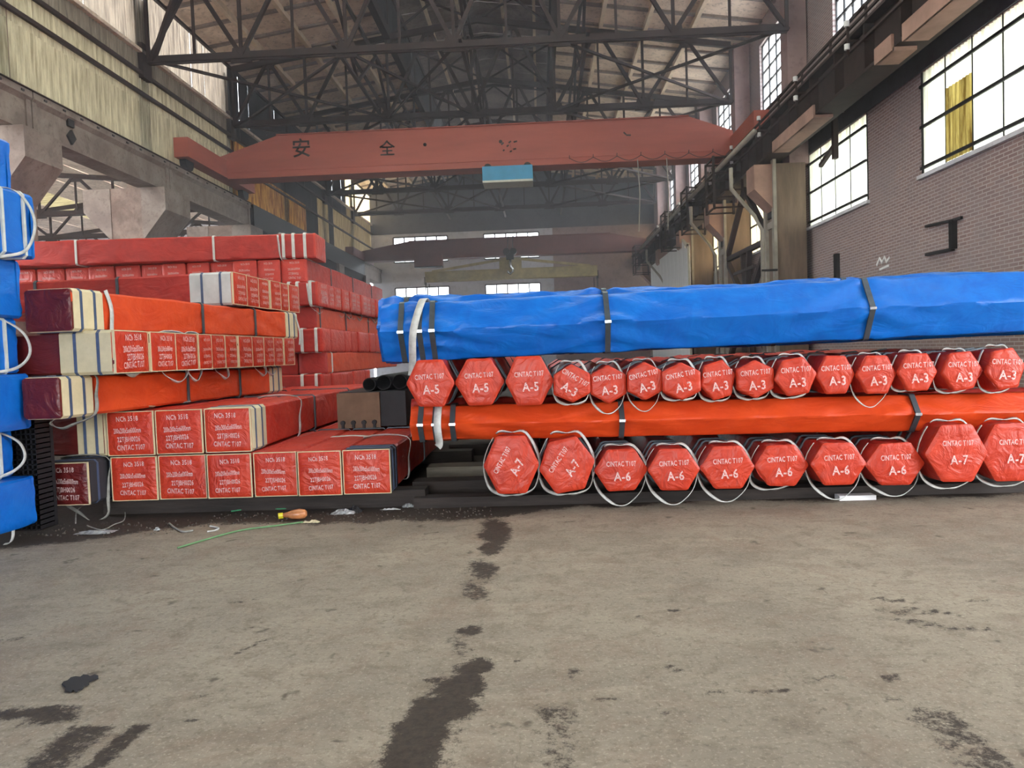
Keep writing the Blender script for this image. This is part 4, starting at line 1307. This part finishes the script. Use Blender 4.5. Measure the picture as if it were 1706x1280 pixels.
# ---- stack B behind
XB, YBk = -3.95, 13.0
a = atY(548, 410, 13.6)
t = box_bundle((-3.88, 13.42, 3.29), pi / 2 + radians(4), .8, .42, 6.3, 'long deep red bundle on the very top of the left stacks', 'long red bundles of rear stack', mat='deep_red', cover='red', text=False, edging=False,
               straps=(1.75, 4.1, 6.3), strapmat='white_strap', near_straps=(.18, .38, .55), hi=True)
sling_square(t, .8, .42, .62, .1, 0)
cuts = [62 - 37, 62, 108, 150, 193, 235, 272, 312, 350, 390, 430, 468, 512]
for i in range(12):
    a = atY(cuts[i], 450, 13.05); b = atY(cuts[i + 1], 450, 13.05)
    box_bundle(((a.x + b.x) / 2, 13.0 + .03 * ((i * 7) % 3), 2.875), 0, b.x - a.x - .015, .395, 6.3,
               'red block end under the topmost long bundle, %s from the right' % ['first', 'second', 'third', 'fourth', 'fifth', 'sixth', 'seventh', 'eighth', 'ninth', 'tenth', 'eleventh', 'twelfth'][11 - i],
               'row of block ends under the topmost bundle', mat='deep_red', cover='red', edging=False, seed=i, straps=(1.5, 3.2, 5), textscale=.8)
cross_row([527, 545, 556, 569, 581, 591, 600, 609, 617, 625, 632, 639, 645], 2.455, .405, -3.86, -3.8,
          'wrinkled printed block end in upper rear row, %s from camera', 'upper block ends of rear stack', mat='deep_red', cover='red', seed0=1, ymid=500, edging=False, near=(.12, .35, .5), slings=(0, 3, 4, 5, 6, 8, 9), L=6.3)
t = box_bundle((-4.15, 13.15, 2.06), 0, .45, .38, 6.2, 'plain orange-red long bundle between two wrinkled rows of rear stack', 'long red bundles of rear stack', mat='orange', cover='deep_red', text=False, edging=False, straps=(.2, 2.0, 4.0))
cross_row([535, 549, 562, 575, 586, 596, 606, 615, 624, 634, 648], 1.64, .41, -3.8, -3.74,
          'wrinkled block end in middle rear row, %s from camera', 'middle block ends of rear stack', mat='deep_red', cover='red', seed0=2, ymid=570, text=False, edging=False, near=(.1, .35), slings=(), L=6.3)
t = box_bundle((-4.02, 13.15, 1.26), 0, .5, .37, 6.4, 'creased orange-red long bundle low in the rear stack', 'long red bundles of rear stack', mat='orange', cover='deep_red', text=False, edging=False, straps=(.3,), strapmat='white_strap', hi=True)
t = box_bundle((-4.56, 13.2, 1.26), 0, .5, .37, 6.4, 'dark red bundle end with V-shaped creases low in the rear stack', 'long red bundles of rear stack', mat='deep_red', cover='deep_red', text=False, edging=False, straps=(.5,))
cross_row([537, 551, 564, 577, 588, 598, 608, 617], .86, .39, -3.8, -3.76,
          'half-hidden block end at foot of rear stack, %s from camera', 'lowest block ends of rear stack', mat='deep_red', cover='red', seed0=3, ymid=630, text=False, edging=False, near=(.1, .35), L=2.0)
# supports under rear stack (hidden)
for y, wh in ((13.6, 'front'), (16, 'middle'), (18.4, 'rear')):
    t = thing('support_block', 'dark support block under the %s of the rear red stack' % wh, 'support', (-6, y, 0), group='supports under rear stack')
    m = MB(); m.box(-3, 2.1, -.2, .2, 0, .85); m.build('timber', 'dark_wood', t)

# ---- litter on top of second row: loose torn white strapping
random.seed(11)
for k in range(16):
    px = 195 + k * 19 + random.uniform(-6, 6); py = 683 - (px - 190) * .125 + random.uniform(-3, 3)
    p = atZ(px, py, 1.068)
    if p.x > -2.9 or p.y > 12 or p.y < 7.35: continue
    if -4.6 < p.x < -3.75 and p.y < 10.6 and False: continue
    cw, mw_ = random.choice([('white', 'sling'), ('cream', 'card'), ('grey', 'sling_dirty')])
    t = thing('strap_scrap', 'torn %s strapping scrap lying on the second row of red bundles' % cw, 'scrap', (p.x, p.y, 1.078), random.uniform(0, 6), group=cw + ' scraps on the second row')
    m = MB(); L = random.uniform(.12, .3)
    m.ribbon(spline([(-L, 0, 0), (-L * .3, .04, .018), (L * .4, -.03, .006), (L, .03, .012)], 9), .035, .003, (0, .8, .3)); m.build('webbing', mw_, t)

# ---- rusty plate block and black pipes between the stacks
p = atZ(596, 714, .64)
t = thing('steel_box', 'dark steel box with rusty brown end plate standing on bottom row', 'box', (p.x - .02, 9.3, .63))
a = atY(562, 690, 9.3); b = atY(633, 690, 9.3); w = (b.x - a.x) / 2
m = MB(); m.box(-w, w, 0, .05, 0, .44); m.build('end_plate', 'rusty_plate', t)
m = MB(); m.box(-w + .02, w + .32, .05, 2.6, 0.01, .45); m.build('body', 'black_steel', t)
for k in range(4):
    m = MB(); x = -w + .07 + k * (2 * w - .14) / 3; m.tube([(x, -.04, .07), (x, 0, .07)], .03, 8); m.bar((x, -.02, .06), (x, -.02, 0), .03); m.build('bolt', 'black_steel', t)
for i, (px, py, r) in enumerate(((620, 650, .085), (640, 640, .10), (664, 633, .10))):
    p = atY(px, py, 9.6)
    t = thing('black_pipe', ['black pipe with open end above the rusty plate', 'black pipe in the middle of those above the rusty plate', 'black pipe nearest the red hexagonal bundle above the rusty plate'][i], 'pipe', (p.x, 9.45 + .12 * i, 1.08 + r), group='black pipes between the stacks')
    m = MB(); n_ = 18; vs = []; fs = []
    for yy, rr in ((0, r), (6, r), (6, r * .85), (0, r * .85)):
        vs += [(rr * cos(2 * pi * k / n_), yy, rr * sin(2 * pi * k / n_)) for k in range(n_)]
    for q in range(4):
        for k in range(n_):
            fs.append((q * n_ + k, q * n_ + (k + 1) % n_, ((q + 1) % 4) * n_ + (k + 1) % n_, ((q + 1) % 4) * n_ + k))
    m.add(vs, fs); m.build('tube', 'black_steel', t, True)
t = thing('board_scrap', 'white flat strip lying in front of the rusty plate', 'scrap', tuple(atZ(590, 728, .625)))
m = MB(); m.ribbon(spline([(-.28, .08, 0), (0, .02, .012), (.22, -.06, .002)], 10), .05, .004, (0, 1, .1)); m.build('strip', 'sling', t)

# ------------------------------------------------------------------ hexagonal bundles on the right
def sling_hex(t, w, h, droop, y=.10, top=1.0, dx=0.0, mat='sling', wid=.034):
    a, b = w / 2, h
    pts = [(-a * .55, y + .05, b + .012 * top), (0, y + .05, b + .02 * top), (a * .55, y + .05, b + .014 * top), (a * 1.02, y + .03, b * .55),
           (a * .85 + dx * .5, y + .0, b * .1 - droop * .2), (a * .4 + dx, y - .03, -droop * .75), (dx, y - .04, -droop), (-a * .45 + dx, y - .03, -droop * .7),
           (-a * .88 + dx * .5, y, b * .12 - droop * .2), (-a * 1.02, y + .03, b * .55)]
    return loop_ribbon(spline(pts, 50, True), t, mat, wid)


def hex_bundle(x0, x1, y0, y1, Y, code, label, group, rot=0.0, trot=0.0, sling=None, seed=0, L=6.0, yaw=0.0, tdx=0.0):
    a = atY(x0, (y0 + y1) / 2, Y); b = atY(x1, (y0 + y1) / 2, Y); c = atY((x0 + x1) / 2, y1, Y); d = atY((x0 + x1) / 2, y0, Y)
    w, h = b.x - a.x, d.z - c.z
    t = thing('hexagonal_bundle', label, 'bundle', ((a.x + b.x) / 2, Y, c.z), yaw, group)
    pr = prof_hex(w, h, rot, 4, .06, seed)
    prs = [(x * .985, h / 2 + (z - h / 2) * .985) for x, z in pr]
    st = (.45, .62, 2.5, 4.4)
    put('wrap', body_mesh(prs, L, 46, .012, seed * 3.1, 'deep_red', st), t)
    put('end_cover', cover_mesh(prof_hex(w, h, rot, 7, .05, seed), seed * 2.3, 'face_red', .010, .0038, 14), t)
    sm = band_mesh(prs, .04, .014, 'steel_strap')
    for s in st: put('strap', sm, t, (0, s, 0))
    # markings
    ca, sa = cos(trot), sin(trot)
    def line(s, u, v, sz, xs):
        # u,v: offset in the rotated text frame, metres
        x = u * ca - v * sa; z = u * sa + v * ca
        put('printed_line', text_mesh(s, xs=xs, off=.02), t, (x + tdx, -.034, h / 2 + z), (pi / 2, -trot, 0), (sz, sz, 1))
    line('CINTAC T107', 0, .095 if code == 'A-7' else .062, .066, .64)
    line(code, .01, -.06, .116, .85)
    if sling: 
        for s_ in (sling if isinstance(sling, list) else [sling]): sling_hex(t, w, h, **s_)
    return t


GL = 'hexagonal red bundle ends, bottom row'
low = [(806, 898, 727, 822, 'A-7', 60, dict(droop=.03)), (898, 991, 728, 822, 'A-7', 55, dict(droop=.02)),
       (990, 1079, 749, 818, 'A-6', 0, dict(droop=.155)), (1079, 1166, 748, 817, 'A-6', 2, dict(droop=.15)), (1167, 1257, 744, 814, 'A-6', 2, dict(droop=.14)),
       (1257, 1347, 742, 810, 'A-6', 2, dict(droop=.04, dx=-.08)), (1350, 1443, 738, 808, 'A-6', 2, dict(droop=.15)), (1441, 1540, 738, 808, 'A-6', 2, dict(droop=.12, dx=.03)),
       (1541, 1645, 708, 803, 'A-7', 0, dict(droop=.07, dx=-.04)), (1632, 1742, 706, 801, 'A-7', 0, dict(droop=.06, dx=-.03))]
lowpos = ['far left of row, its marking turned on end', 'second in row, its marking turned on end', 'first A-6 from the left', 'second A-6 from the left', 'third A-6 from the left', 'fourth A-6 from the left',
          'fifth A-6 from the left', 'sixth A-6 from the left', 'large upright A-7 right of the A-6 row', 'large A-7 cut by the right picture edge']
for k, (x0, x1, y0, y1, code, tr, sl) in enumerate(low):
    hex_bundle(x0, x1, y0, y1, 6.98 + .03 * (k % 3) - (.12 if k == 8 else 0), code, 'bottom row red hexagonal end marked %s, %s' % (code, lowpos[k].replace('A-6 ', '').replace('A-7 ', '')),
               GL, radians(8) if k == 1 else 0, radians(tr), sl, seed=k + 1)
GU = 'hexagonal red bundle ends, upper row'
up = [(677, 757, 600, 678, 'A-5', 2, None, 0), (758, 840, 598, 675, 'A-5', 2, None, 0), (842, 922, 594, 675, 'A-5', 2, None, 0),
      (922, 983, 607, 671, 'A-3', -32, dict(droop=.02), 30), (983, 1043, 608, 673, 'A-3', 4, dict(droop=.10, wid=.026), 30), (1045, 1103, 603, 667, 'A-3', 12, dict(droop=.11, wid=.012), 30),
      (1103, 1167, 604, 667, 'A-3', 10, dict(droop=.0), 30), (1167, 1225, 600, 667, 'A-3', 6, dict(droop=.01), 15), (1227, 1289, 600, 664, 'A-3', 4, dict(droop=.01), 30),
      (1290, 1360, 595, 660, 'A-3', 3, dict(droop=.02, dx=-.04), 8), (1359, 1424, 593, 656, 'A-3', 2, None, 0), (1426, 1493, 593, 656, 'A-3', 3, dict(droop=.13, wid=.022, dx=-.03), 0),
      (1495, 1561, 589, 651, 'A-3', 2, dict(droop=.0, dx=-.06), 0), (1568, 1636, 586, 651, 'A-3', 0, dict(droop=.02, dx=-.06), 5), (1642, 1707, 580, 649, 'A-3', -3, dict(droop=.03, dx=-.05), 8)]
for k, (x0, x1, y0, y1, code, tr, sl, ro) in enumerate(up):
    if k < 3: lb = 'upper row red hexagonal end marked A-5, %s of the three' % ['leftmost', 'middle', 'rightmost'][k]
    elif k == 3: lb = 'upper row red hexagonal end with its A-3 marking tipped downwards'
    else: lb = 'upper row red hexagonal end with level A-3 marking, %s from the left' % (['first'] + ORD[1:])[k - 4]
    hex_bundle(x0, x1, y0, y1, 6.98 + .04 * ((k * 5) % 3), code, lb, GU, radians(ro), radians(tr), sl, seed=k + 21)


def long_hex(pl, pr_, Y, h, dep, mat, label, name, straps, wide_slings=(), L=8.4, seed=1, amp=.02, hdy=0.0, strap_w=.05):
    """a hexagonal bundle lying along X with an edge line facing the camera; pl, pr_: pixels of its base line at two ends"""
    a = atY(pl[0], pl[1], Y); b = atY(pr_[0], pr_[1], Y)
    d = b - a; ang = math.atan2(d.z, d.x)
    t = thing(name, label, 'bundle', tuple(a), 0)
    t.rotation_euler = Matrix((Vector((0, 1, 0)).cross(Vector((0, 0, 1))), Vector((0, 1, 0)), Vector((0, 0, 1)))).transposed().to_euler() if False else (0, 0, 0)
    # local +Y -> world along bundle, local X -> world +-Y
    yv = d.normalized(); xv = yv.cross(Vector((0, 0, 1))).normalized(); zv = xv.cross(yv)
    t.matrix_world = Matrix.Translation(a) @ Matrix((xv, yv, zv)).transposed().to_4x4()
    cs = [(dep / 2, h * .5), (dep * .22, h), (-dep * .22, h), (-dep / 2, h * .5), (-dep * .22, 0), (dep * .22, 0)]
    pts = []
    for k in range(6):
        x0, z0 = cs[k]; x1, z1 = cs[(k + 1) % 6]
        for i in range(9): 
            u = .03 + .94 * i / 8; pts.append((x0 + (x1 - x0) * u, z0 + (z1 - z0) * u))
    put('wrap', body_mesh(pts, L, int(L * 26), amp, seed, mat, straps, kfold=1.5), t)
    sm = band_mesh(pts, strap_w, .016, 'steel_strap')
    for s in straps:
        o = put('strap', sm, t, (0, s, 0))
        m = MB(); m.box(dep / 2 + .008, dep / 2 + .02, s - .03, s + .03, h * .5 - .012, h * .5 + .012); m.build('strap_clip', 'clip', o).location = (0, -s, 0)
    for s, dr, tl in wide_slings:
        A = dep / 2
        q = [(-A * .4, s + tl * 1.1, h + .02), (A * .45, s + tl, h + .02), (A + .025, s + tl * .4, h * .5), (A * .5 + .03, s, -.02), (A * .45 + .03, s - .02, -dr)]
        m = MB(); m.ribbon(spline(q, 28), .07, .008, (0, 1, 0)); m.build('sling', 'sling', t, True)
    return t


t = long_hex((690, 733), (1640, 713), 7.36, .335, .46, 'orange', 'long orange-red bundle lying between the two hexagonal rows', 'long_bundle',
             (.10, .24, .36 + .05, 2.03, 4.78), ((.27, .06, .0),), seed=3, amp=.006)
t = long_hex((646, 604), (1640, 555), 7.42, .565, .62, 'blue', 'long blue tarpaulin bundle on top of right stack, nearest one', 'long_bundle',
             (.20, .36 + .02, .50, 2.17, 4.62), ((.28, .14, .12),), seed=8, amp=.010)
b_ = long_hex((640, 592), (1640, 551), 8.15, .60, .62, 'blue', 'second blue tarpaulin bundle, its top showing behind the nearest', 'long_bundle', (.3, 2.4, 4.9), (), seed=15, amp=.035)
for k, wd in ((1, 'third'), (2, 'fourth')):  # hidden bundles added to keep the hexagonal tops dark
    long_hex((640, 592), (1640, 551), 8.15 + .72 * k, .56, .62, 'blue', wd + ' blue tarpaulin bundle back in right stack, unseen, added to shade the rows', 'long_bundle', (.3, 2.4, 4.9), (), seed=15 + k, amp=.012).location.z -= .03 * k + .01
a_ = long_hex((690, 717), (1640, 700), 8.1, .335, .46, 'deep_red', 'long red bundle lying behind the front orange-red one', 'long_bundle', (.3, 2.4, 4.9), (), seed=19)

# ------------------------------------------------------------------ blue stack on the far left
GBk = 'blue wrapped bundles of the left edge stack'
bl = [  # far/right px x, z0, z1, kind
    (62, .14, .56, 'long'), (22, .57, .98, 'cross'), (52, .99, 1.47, 'long'), (30, 1.48, 1.95, 'cross'), (35, 1.96, 2.46, 'long'), (59, 2.47, 3.02, 'cross'), (18, 3.03, 3.50, 'long')]
bnames = ['at the bottom of left edge stack', 'narrow one second from bottom of left edge stack', 'third from bottom of left edge stack, with creased side', 'with a strap tail, fourth from bottom of left edge stack',
          'fifth from bottom of left edge stack', 'with white vertical straps and a sling, left edge stack', 'topmost of the left edge stack']
for k, (px, z0, z1, kind) in enumerate(bl):
    Y = 6.45
    X = atY(px - 4, (270, 385, 475, 565, 662, 750, 845)[6 - k], Y).x
    h = z1 - z0
    t = thing('blue_bundle', 'blue tarpaulin bundle ' + bnames[k], 'bundle', (X - .3, Y, z0), pi, GBk)
    p_ = prof_box(.6, h, 8); put('wrap', body_mesh(p_, 4.6, 60, .010 if kind == 'long' else .014, k * 3.3, 'blue', (2.2,)), t)
    put('end_cover', cover_mesh(p_, k * 2.0, 'blue', .02, .02), t)
    ss = (.12, .38, .62, .85) if k == 5 else (.14,) if kind == 'cross' else (2.2,)
    sm = cached(('bs', kind, round(h, 2)), lambda: band_mesh(p_, .028, .016, 'white_strap' if kind == 'cross' else 'steel_strap'))
    for s in ss: put('strap', sm, t, (0, s, 0))
    if kind == 'cross':   # sling looping out at the right side, near the far end (local -X is world +X)
        if k == 5: q = [(.1, .3, h + .02), (-.24, .2, h + .025), (-.33, .1, h * .85), (-.36, .06, h * .5), (-.33, .15, h * .1), (-.28, .4, -.03)]
        else: q = [(-.2, .25, h + .02), (-.31, .12, h * .95), (-.40, .02, h * .7), (-.42, .0, h * .35), (-.36, .1, .04), (-.29, .4, .0)]
        m = MB(); m.ribbon(spline(q, 30), .026, .006, (.3, 1, .2)); m.build('sling', 'sling', t, True)
t = thing('fallen_sling', 'white sling tail curling below the lowest blue bundle', 'sling', tuple(atY(10, 895, 6.2)))
m = MB(); m.ribbon(spline([(-.02, 0, -.06), (.03, 0, -.05), (.06, 0, 0), (.07, 0, .1)], 16), .03, .005, (.2, 1, .3)); m.build('webbing', 'sling', t, True)

# black square tube pile between blue and red stacks
t = thing('tube_pile', 'pile of small black square tubes between blue and red stacks', 'pile', (-4.56, 6.56, 0.05))
m = MB(); s = .046
for i in range(9):
    for j in range(29):
        x0 = -(i + 1) * s; z0 = j * s; w_ = .005
        m.box(x0, x0 + s - .003, 0, .2, z0, z0 + w_); m.box(x0, x0 + s - .003, 0, .2, z0 + s - .008, z0 + s - .003)
        m.box(x0, x0 + w_, 0, .2, z0, z0 + s - .003); m.box(x0 + s - .008, x0 + s - .003, 0, .2, z0, z0 + s - .003)
m.box(-9 * s, 0, .2, .24, 0, 29 * s)
o = m.build('tube', 'black_steel', t); o['kind'] = 'stuff'

# ------------------------------------------------------------------ sleepers, ground clutter
def sleeper(x0, x1, y, w, z0, z1, label, mat='dark_wood', rz=0.0):
    t = thing('timber_sleeper', label, 'timber', ((x0 + x1) / 2, y, 0), radians(rz), group='supports under the stacks')
    L = (x1 - x0) / 2; m = MB(); n_ = int(L * 5) + 2; vs = []; fs = []
    for i in range(n_ + 1):
        x = -L + 2 * L * i / n_
        j = lambda s: .006 * noise.noise((x * 3, s * 9, y * 5))
        vs += [(x, -w / 2 + j(1), z0), (x, w / 2 + j(2), z0), (x, w / 2 - .008 + j(3), z1 + j(4)), (x, -w / 2 + .008 + j(5), z1 + j(6))]
    for i in range(n_):
        for k in range(4): fs.append((i * 4 + k, i * 4 + (k + 1) % 4, (i + 1) * 4 + (k + 1) % 4, (i + 1) * 4 + k))
    fs += [(3, 2, 1, 0), tuple(n_ * 4 + k for k in range(4))]
    m.add(vs, fs); m.build('beam', mat, t)
    return t
sleeper(-4.5, -1.2, 7.55, .26, 0, .165, 'dark timber under the front edge of left red blocks')
sleeper(-4.6, -1.0, 10.5, .3, 0, .165, 'dark timber under the middle of left red blocks')
sleeper(-1.3, 7.4, 7.42, .22, 0, .10, 'long dark timber along the front of right hexagonal stack')
sleeper(-1.4, 7.4, 8.0, .3, 0, .17, 'dark timber just behind the front one under right stack')
sleeper(-1.35, -.35, 8.7, .35, 0, .22, 'worn pale-topped timber between left and right stacks', 'pale_wood')
sleeper(-1.4, 7.4, 11.2, .3, 0, .17, 'rear dark timber under the right stack')
# white block under the A-6 row
a = atZ(1395, 836, 0)
t = thing('white_block', 'small white block on floor under fifth A-6 bundle', 'block', tuple(atY(1425, 837, 7.2)))
t.location.z = 0
m = MB(); m.box(-.17, .17, -.06, .06, 0.0, .045); m.build('slab', 'insulator', t)

# black flat patch
p = atZ(133, 1139, 0)
t = thing('black_patch', 'flat jagged black scrap lying alone on the concrete floor', 'scrap', (p.x, p.y, .004))
out = [(103, 1143), (106, 1139), (113, 1137), (118, 1132), (126, 1130), (134, 1131), (139, 1127), (147, 1128), (150, 1130), (158, 1127), (164, 1129), (164, 1133), (155, 1136), (148, 1139), (149, 1143), (141, 1146), (137, 1151), (131, 1153), (127, 1156), (122, 1153), (119, 1156), (113, 1155), (108, 1154), (109, 1148)]
m = MB(); pts = [atZ(x, y_, 0) - p for x, y_ in out]; m.prism([(q.x, q.y) for q in pts], 'z', 0, .006); m.build('film', 'black_paint', t)

# green cord, ropes, plastic litter
def cord(pxs, r, mat, name, label, cat='cord', z=.01):
    P = [atZ(a, b, z) for a, b in pxs]; c = P[0]
    t = thing(name, label, cat, (c.x, c.y, 0))
    m = MB(); m.tube([q - Vector((c.x, c.y, 0)) for q in spline(P, 40)], r, 6); m.build('strand', mat, t, True)
M['green'] = flat('green_plastic_strap', srgb(98, 138, 92), 0.6, var=.2)
M['green2'] = flat('bright_green_strap', srgb(60, 150, 100), 0.6, var=.2)
M['debris_film'] = flat('dirty_clear_film', srgb(170, 172, 170), 0.3, var=.4, scale=20)
M['amber'] = flat('amber_plastic', srgb(196, 128, 80), 0.35, var=.3, scale=10)
M['yellow'] = flat('yellow_plastic_cap', srgb(214, 200, 40), 0.4, var=.1)
M['soil'] = flat('black_soil', srgb(84, 76, 68), 0.95, var=.4, scale=20)
cord([(296, 913), (340, 900), (400, 884), (460, 876), (505, 870)], .008, 'green', 'green_twine', 'long dull green cord trailing on floor before the red blocks')
cord([(385, 852), (420, 848), (470, 848), (505, 845)], .007, 'green2', 'green_strip', 'short bright green strip under the left red blocks', z=.012)
cord([(126, 872), (128, 852), (140, 842)], .006, 'sling_dirty', 'grey_twine', 'thin grey cord looping below the dark red bundle', z=.06)
cord([(145, 876), (170, 883), (190, 874), (207, 866), (208, 845)], .005, 'sling_dirty', 'pale_twine', 'thin pale cord at foot of leftmost red block', z=.02)
cord([(282, 872), (292, 880), (305, 886), (322, 884)], .009, 'sling_dirty', 'strap_curl', 'curved grey strap scrap on dark soil, left one', 'strap')
cord([(345, 886), (358, 884), (364, 880), (350, 877)], .008, 'sling', 'strap_curl', 'hooked white strap scrap on dark soil, right one', 'strap')
p = atZ(492, 866, .0)
t = thing('plastic_bottle', 'crushed amber plastic bottle with yellow cap on floor', 'bottle', (p.x, p.y, .0), radians(14))
m = MB()
pts = [(-.11, .028), (-.07, .035), (-.03, .06), (.04, .072), (.09, .06), (.11, .03)]
vs = []; fs = []
for x, r in pts:
    for k in range(12):
        a = 2 * pi * k / 12; rr = r * (1 + .15 * noise.noise((x * 20, k, 1)))
        vs.append((x, rr * .8 * cos(a), max(.002, .05 + rr * .7 * sin(a))))
for i in range(5):
    for k in range(12): fs.append((i * 12 + k, i * 12 + (k + 1) % 12, (i + 1) * 12 + (k + 1) % 12, (i + 1) * 12 + k))
fs += [tuple(range(12)), tuple(range(60, 72))]
m.add(vs, fs); m.build('body', 'amber', t, True)
m = MB(); m.tube([(-.15, 0, .045), (-.11, 0, .048)], .028, 12); m.build('cap', 'yellow', t)
def crumple(px, py, sx_, sy_, sz_, mat, label, name='plastic_scrap', cat='scrap', seed=0):
    p = atZ(px, py, 0); t = thing(name, label, cat, (p.x, p.y, 0))
    rnd = random.Random(seed); m = MB(); n1, n2 = 10, 7; vs = []
    for j in range(n2):
        for i in range(n1):
            u = i / (n1 - 1) - .5; v = j / (n2 - 1) - .5
            e_ = max(0, 1 - 4 * u * u) * max(0, 1 - 4 * v * v)
            vs.append((u * sx_ + rnd.uniform(-.01, .01), v * sy_ + rnd.uniform(-.01, .01), .004 + sz_ * e_ * rnd.uniform(.2, 1)))
    fs = [(j * n1 + i, j * n1 + i + 1, (j + 1) * n1 + i + 1, (j + 1) * n1 + i) for j in range(n2 - 1) for i in range(n1 - 1)]
    m.add(vs, fs); m.build('film', mat, t, fix=False)
crumple(160, 888, .34, .14, .03, 'debris_film', 'torn clear film strips below the dark red bundle', seed=1)
crumple(572, 856, .24, .12, .06, 'debris_film', 'crumpled clear film glinting under right end of red blocks', seed=2)
crumple(590, 853, .16, .12, .07, 'black_paint', 'crumpled black film beside the clear film', seed=3)
crumple(518, 871, .16, .06, .03, 'card', 'small beige scrap right of the amber bottle', seed=4)
crumple(680, 845, .12, .08, .05, 'debris_film', 'small glinting film scrap between the stacks', seed=5)
crumple(262, 884, .05, .04, .03, 'debris_film', 'tiny pale pebble-like scrap on dark soil', seed=6)
crumple(650, 850, .2, .03, .02, 'sling', 'flat white strip on soil between the stacks', seed=7)
# loose soil heap along the stack feet
random.seed(5)
m = MB()
for k in range(420):
    x = random.uniform(-4.8, -.5); y = random.uniform(6.75, 7.3) - (.25 if x < -3.3 else 0); s = random.uniform(.004, .014)
    a = random.uniform(0, 3)
    vs = [(x + s * cos(a + i * pi / 2) * random.uniform(.7, 1.4), y + s * sin(a + i * pi / 2), 0) for i in range(4)] + [(x, y, s * 1.1)]
    m.add(vs, [(0, 1, 4), (1, 2, 4), (2, 3, 4), (3, 0, 4)])
o = m.build('soil_crumbs', 'soil', fix=False)
o['kind'] = 'stuff'; o['label'] = 'dark crumbs of soil and grit along the foot of the stacks'; o['category'] = 'debris'

# ------------------------------------------------------------------ haze
if HAZE:
    m = MB(); m.box(-11, 7.9, 8.0, 51.5, .3, 12.0)
    o = m.build('dust_haze', 'sling'); o.data.materials.clear()
    mt = bpy.data.materials.new('dust_haze'); mt.use_nodes = True; mt.node_tree.nodes.clear()
    vo = mt.node_tree.nodes.new('ShaderNodeVolumeScatter'); vo.inputs['Density'].default_value = HAZE; vo.inputs['Color'].default_value = (.97, .98, 1, 1)
    ot = mt.node_tree.nodes.new('ShaderNodeOutputMaterial'); mt.node_tree.links.new(vo.outputs[0], ot.inputs['Volume'])
    o.data.materials.append(mt); o['kind'] = 'stuff'; o['label'] = 'thin dusty haze filling the hall'; o['category'] = 'haze'
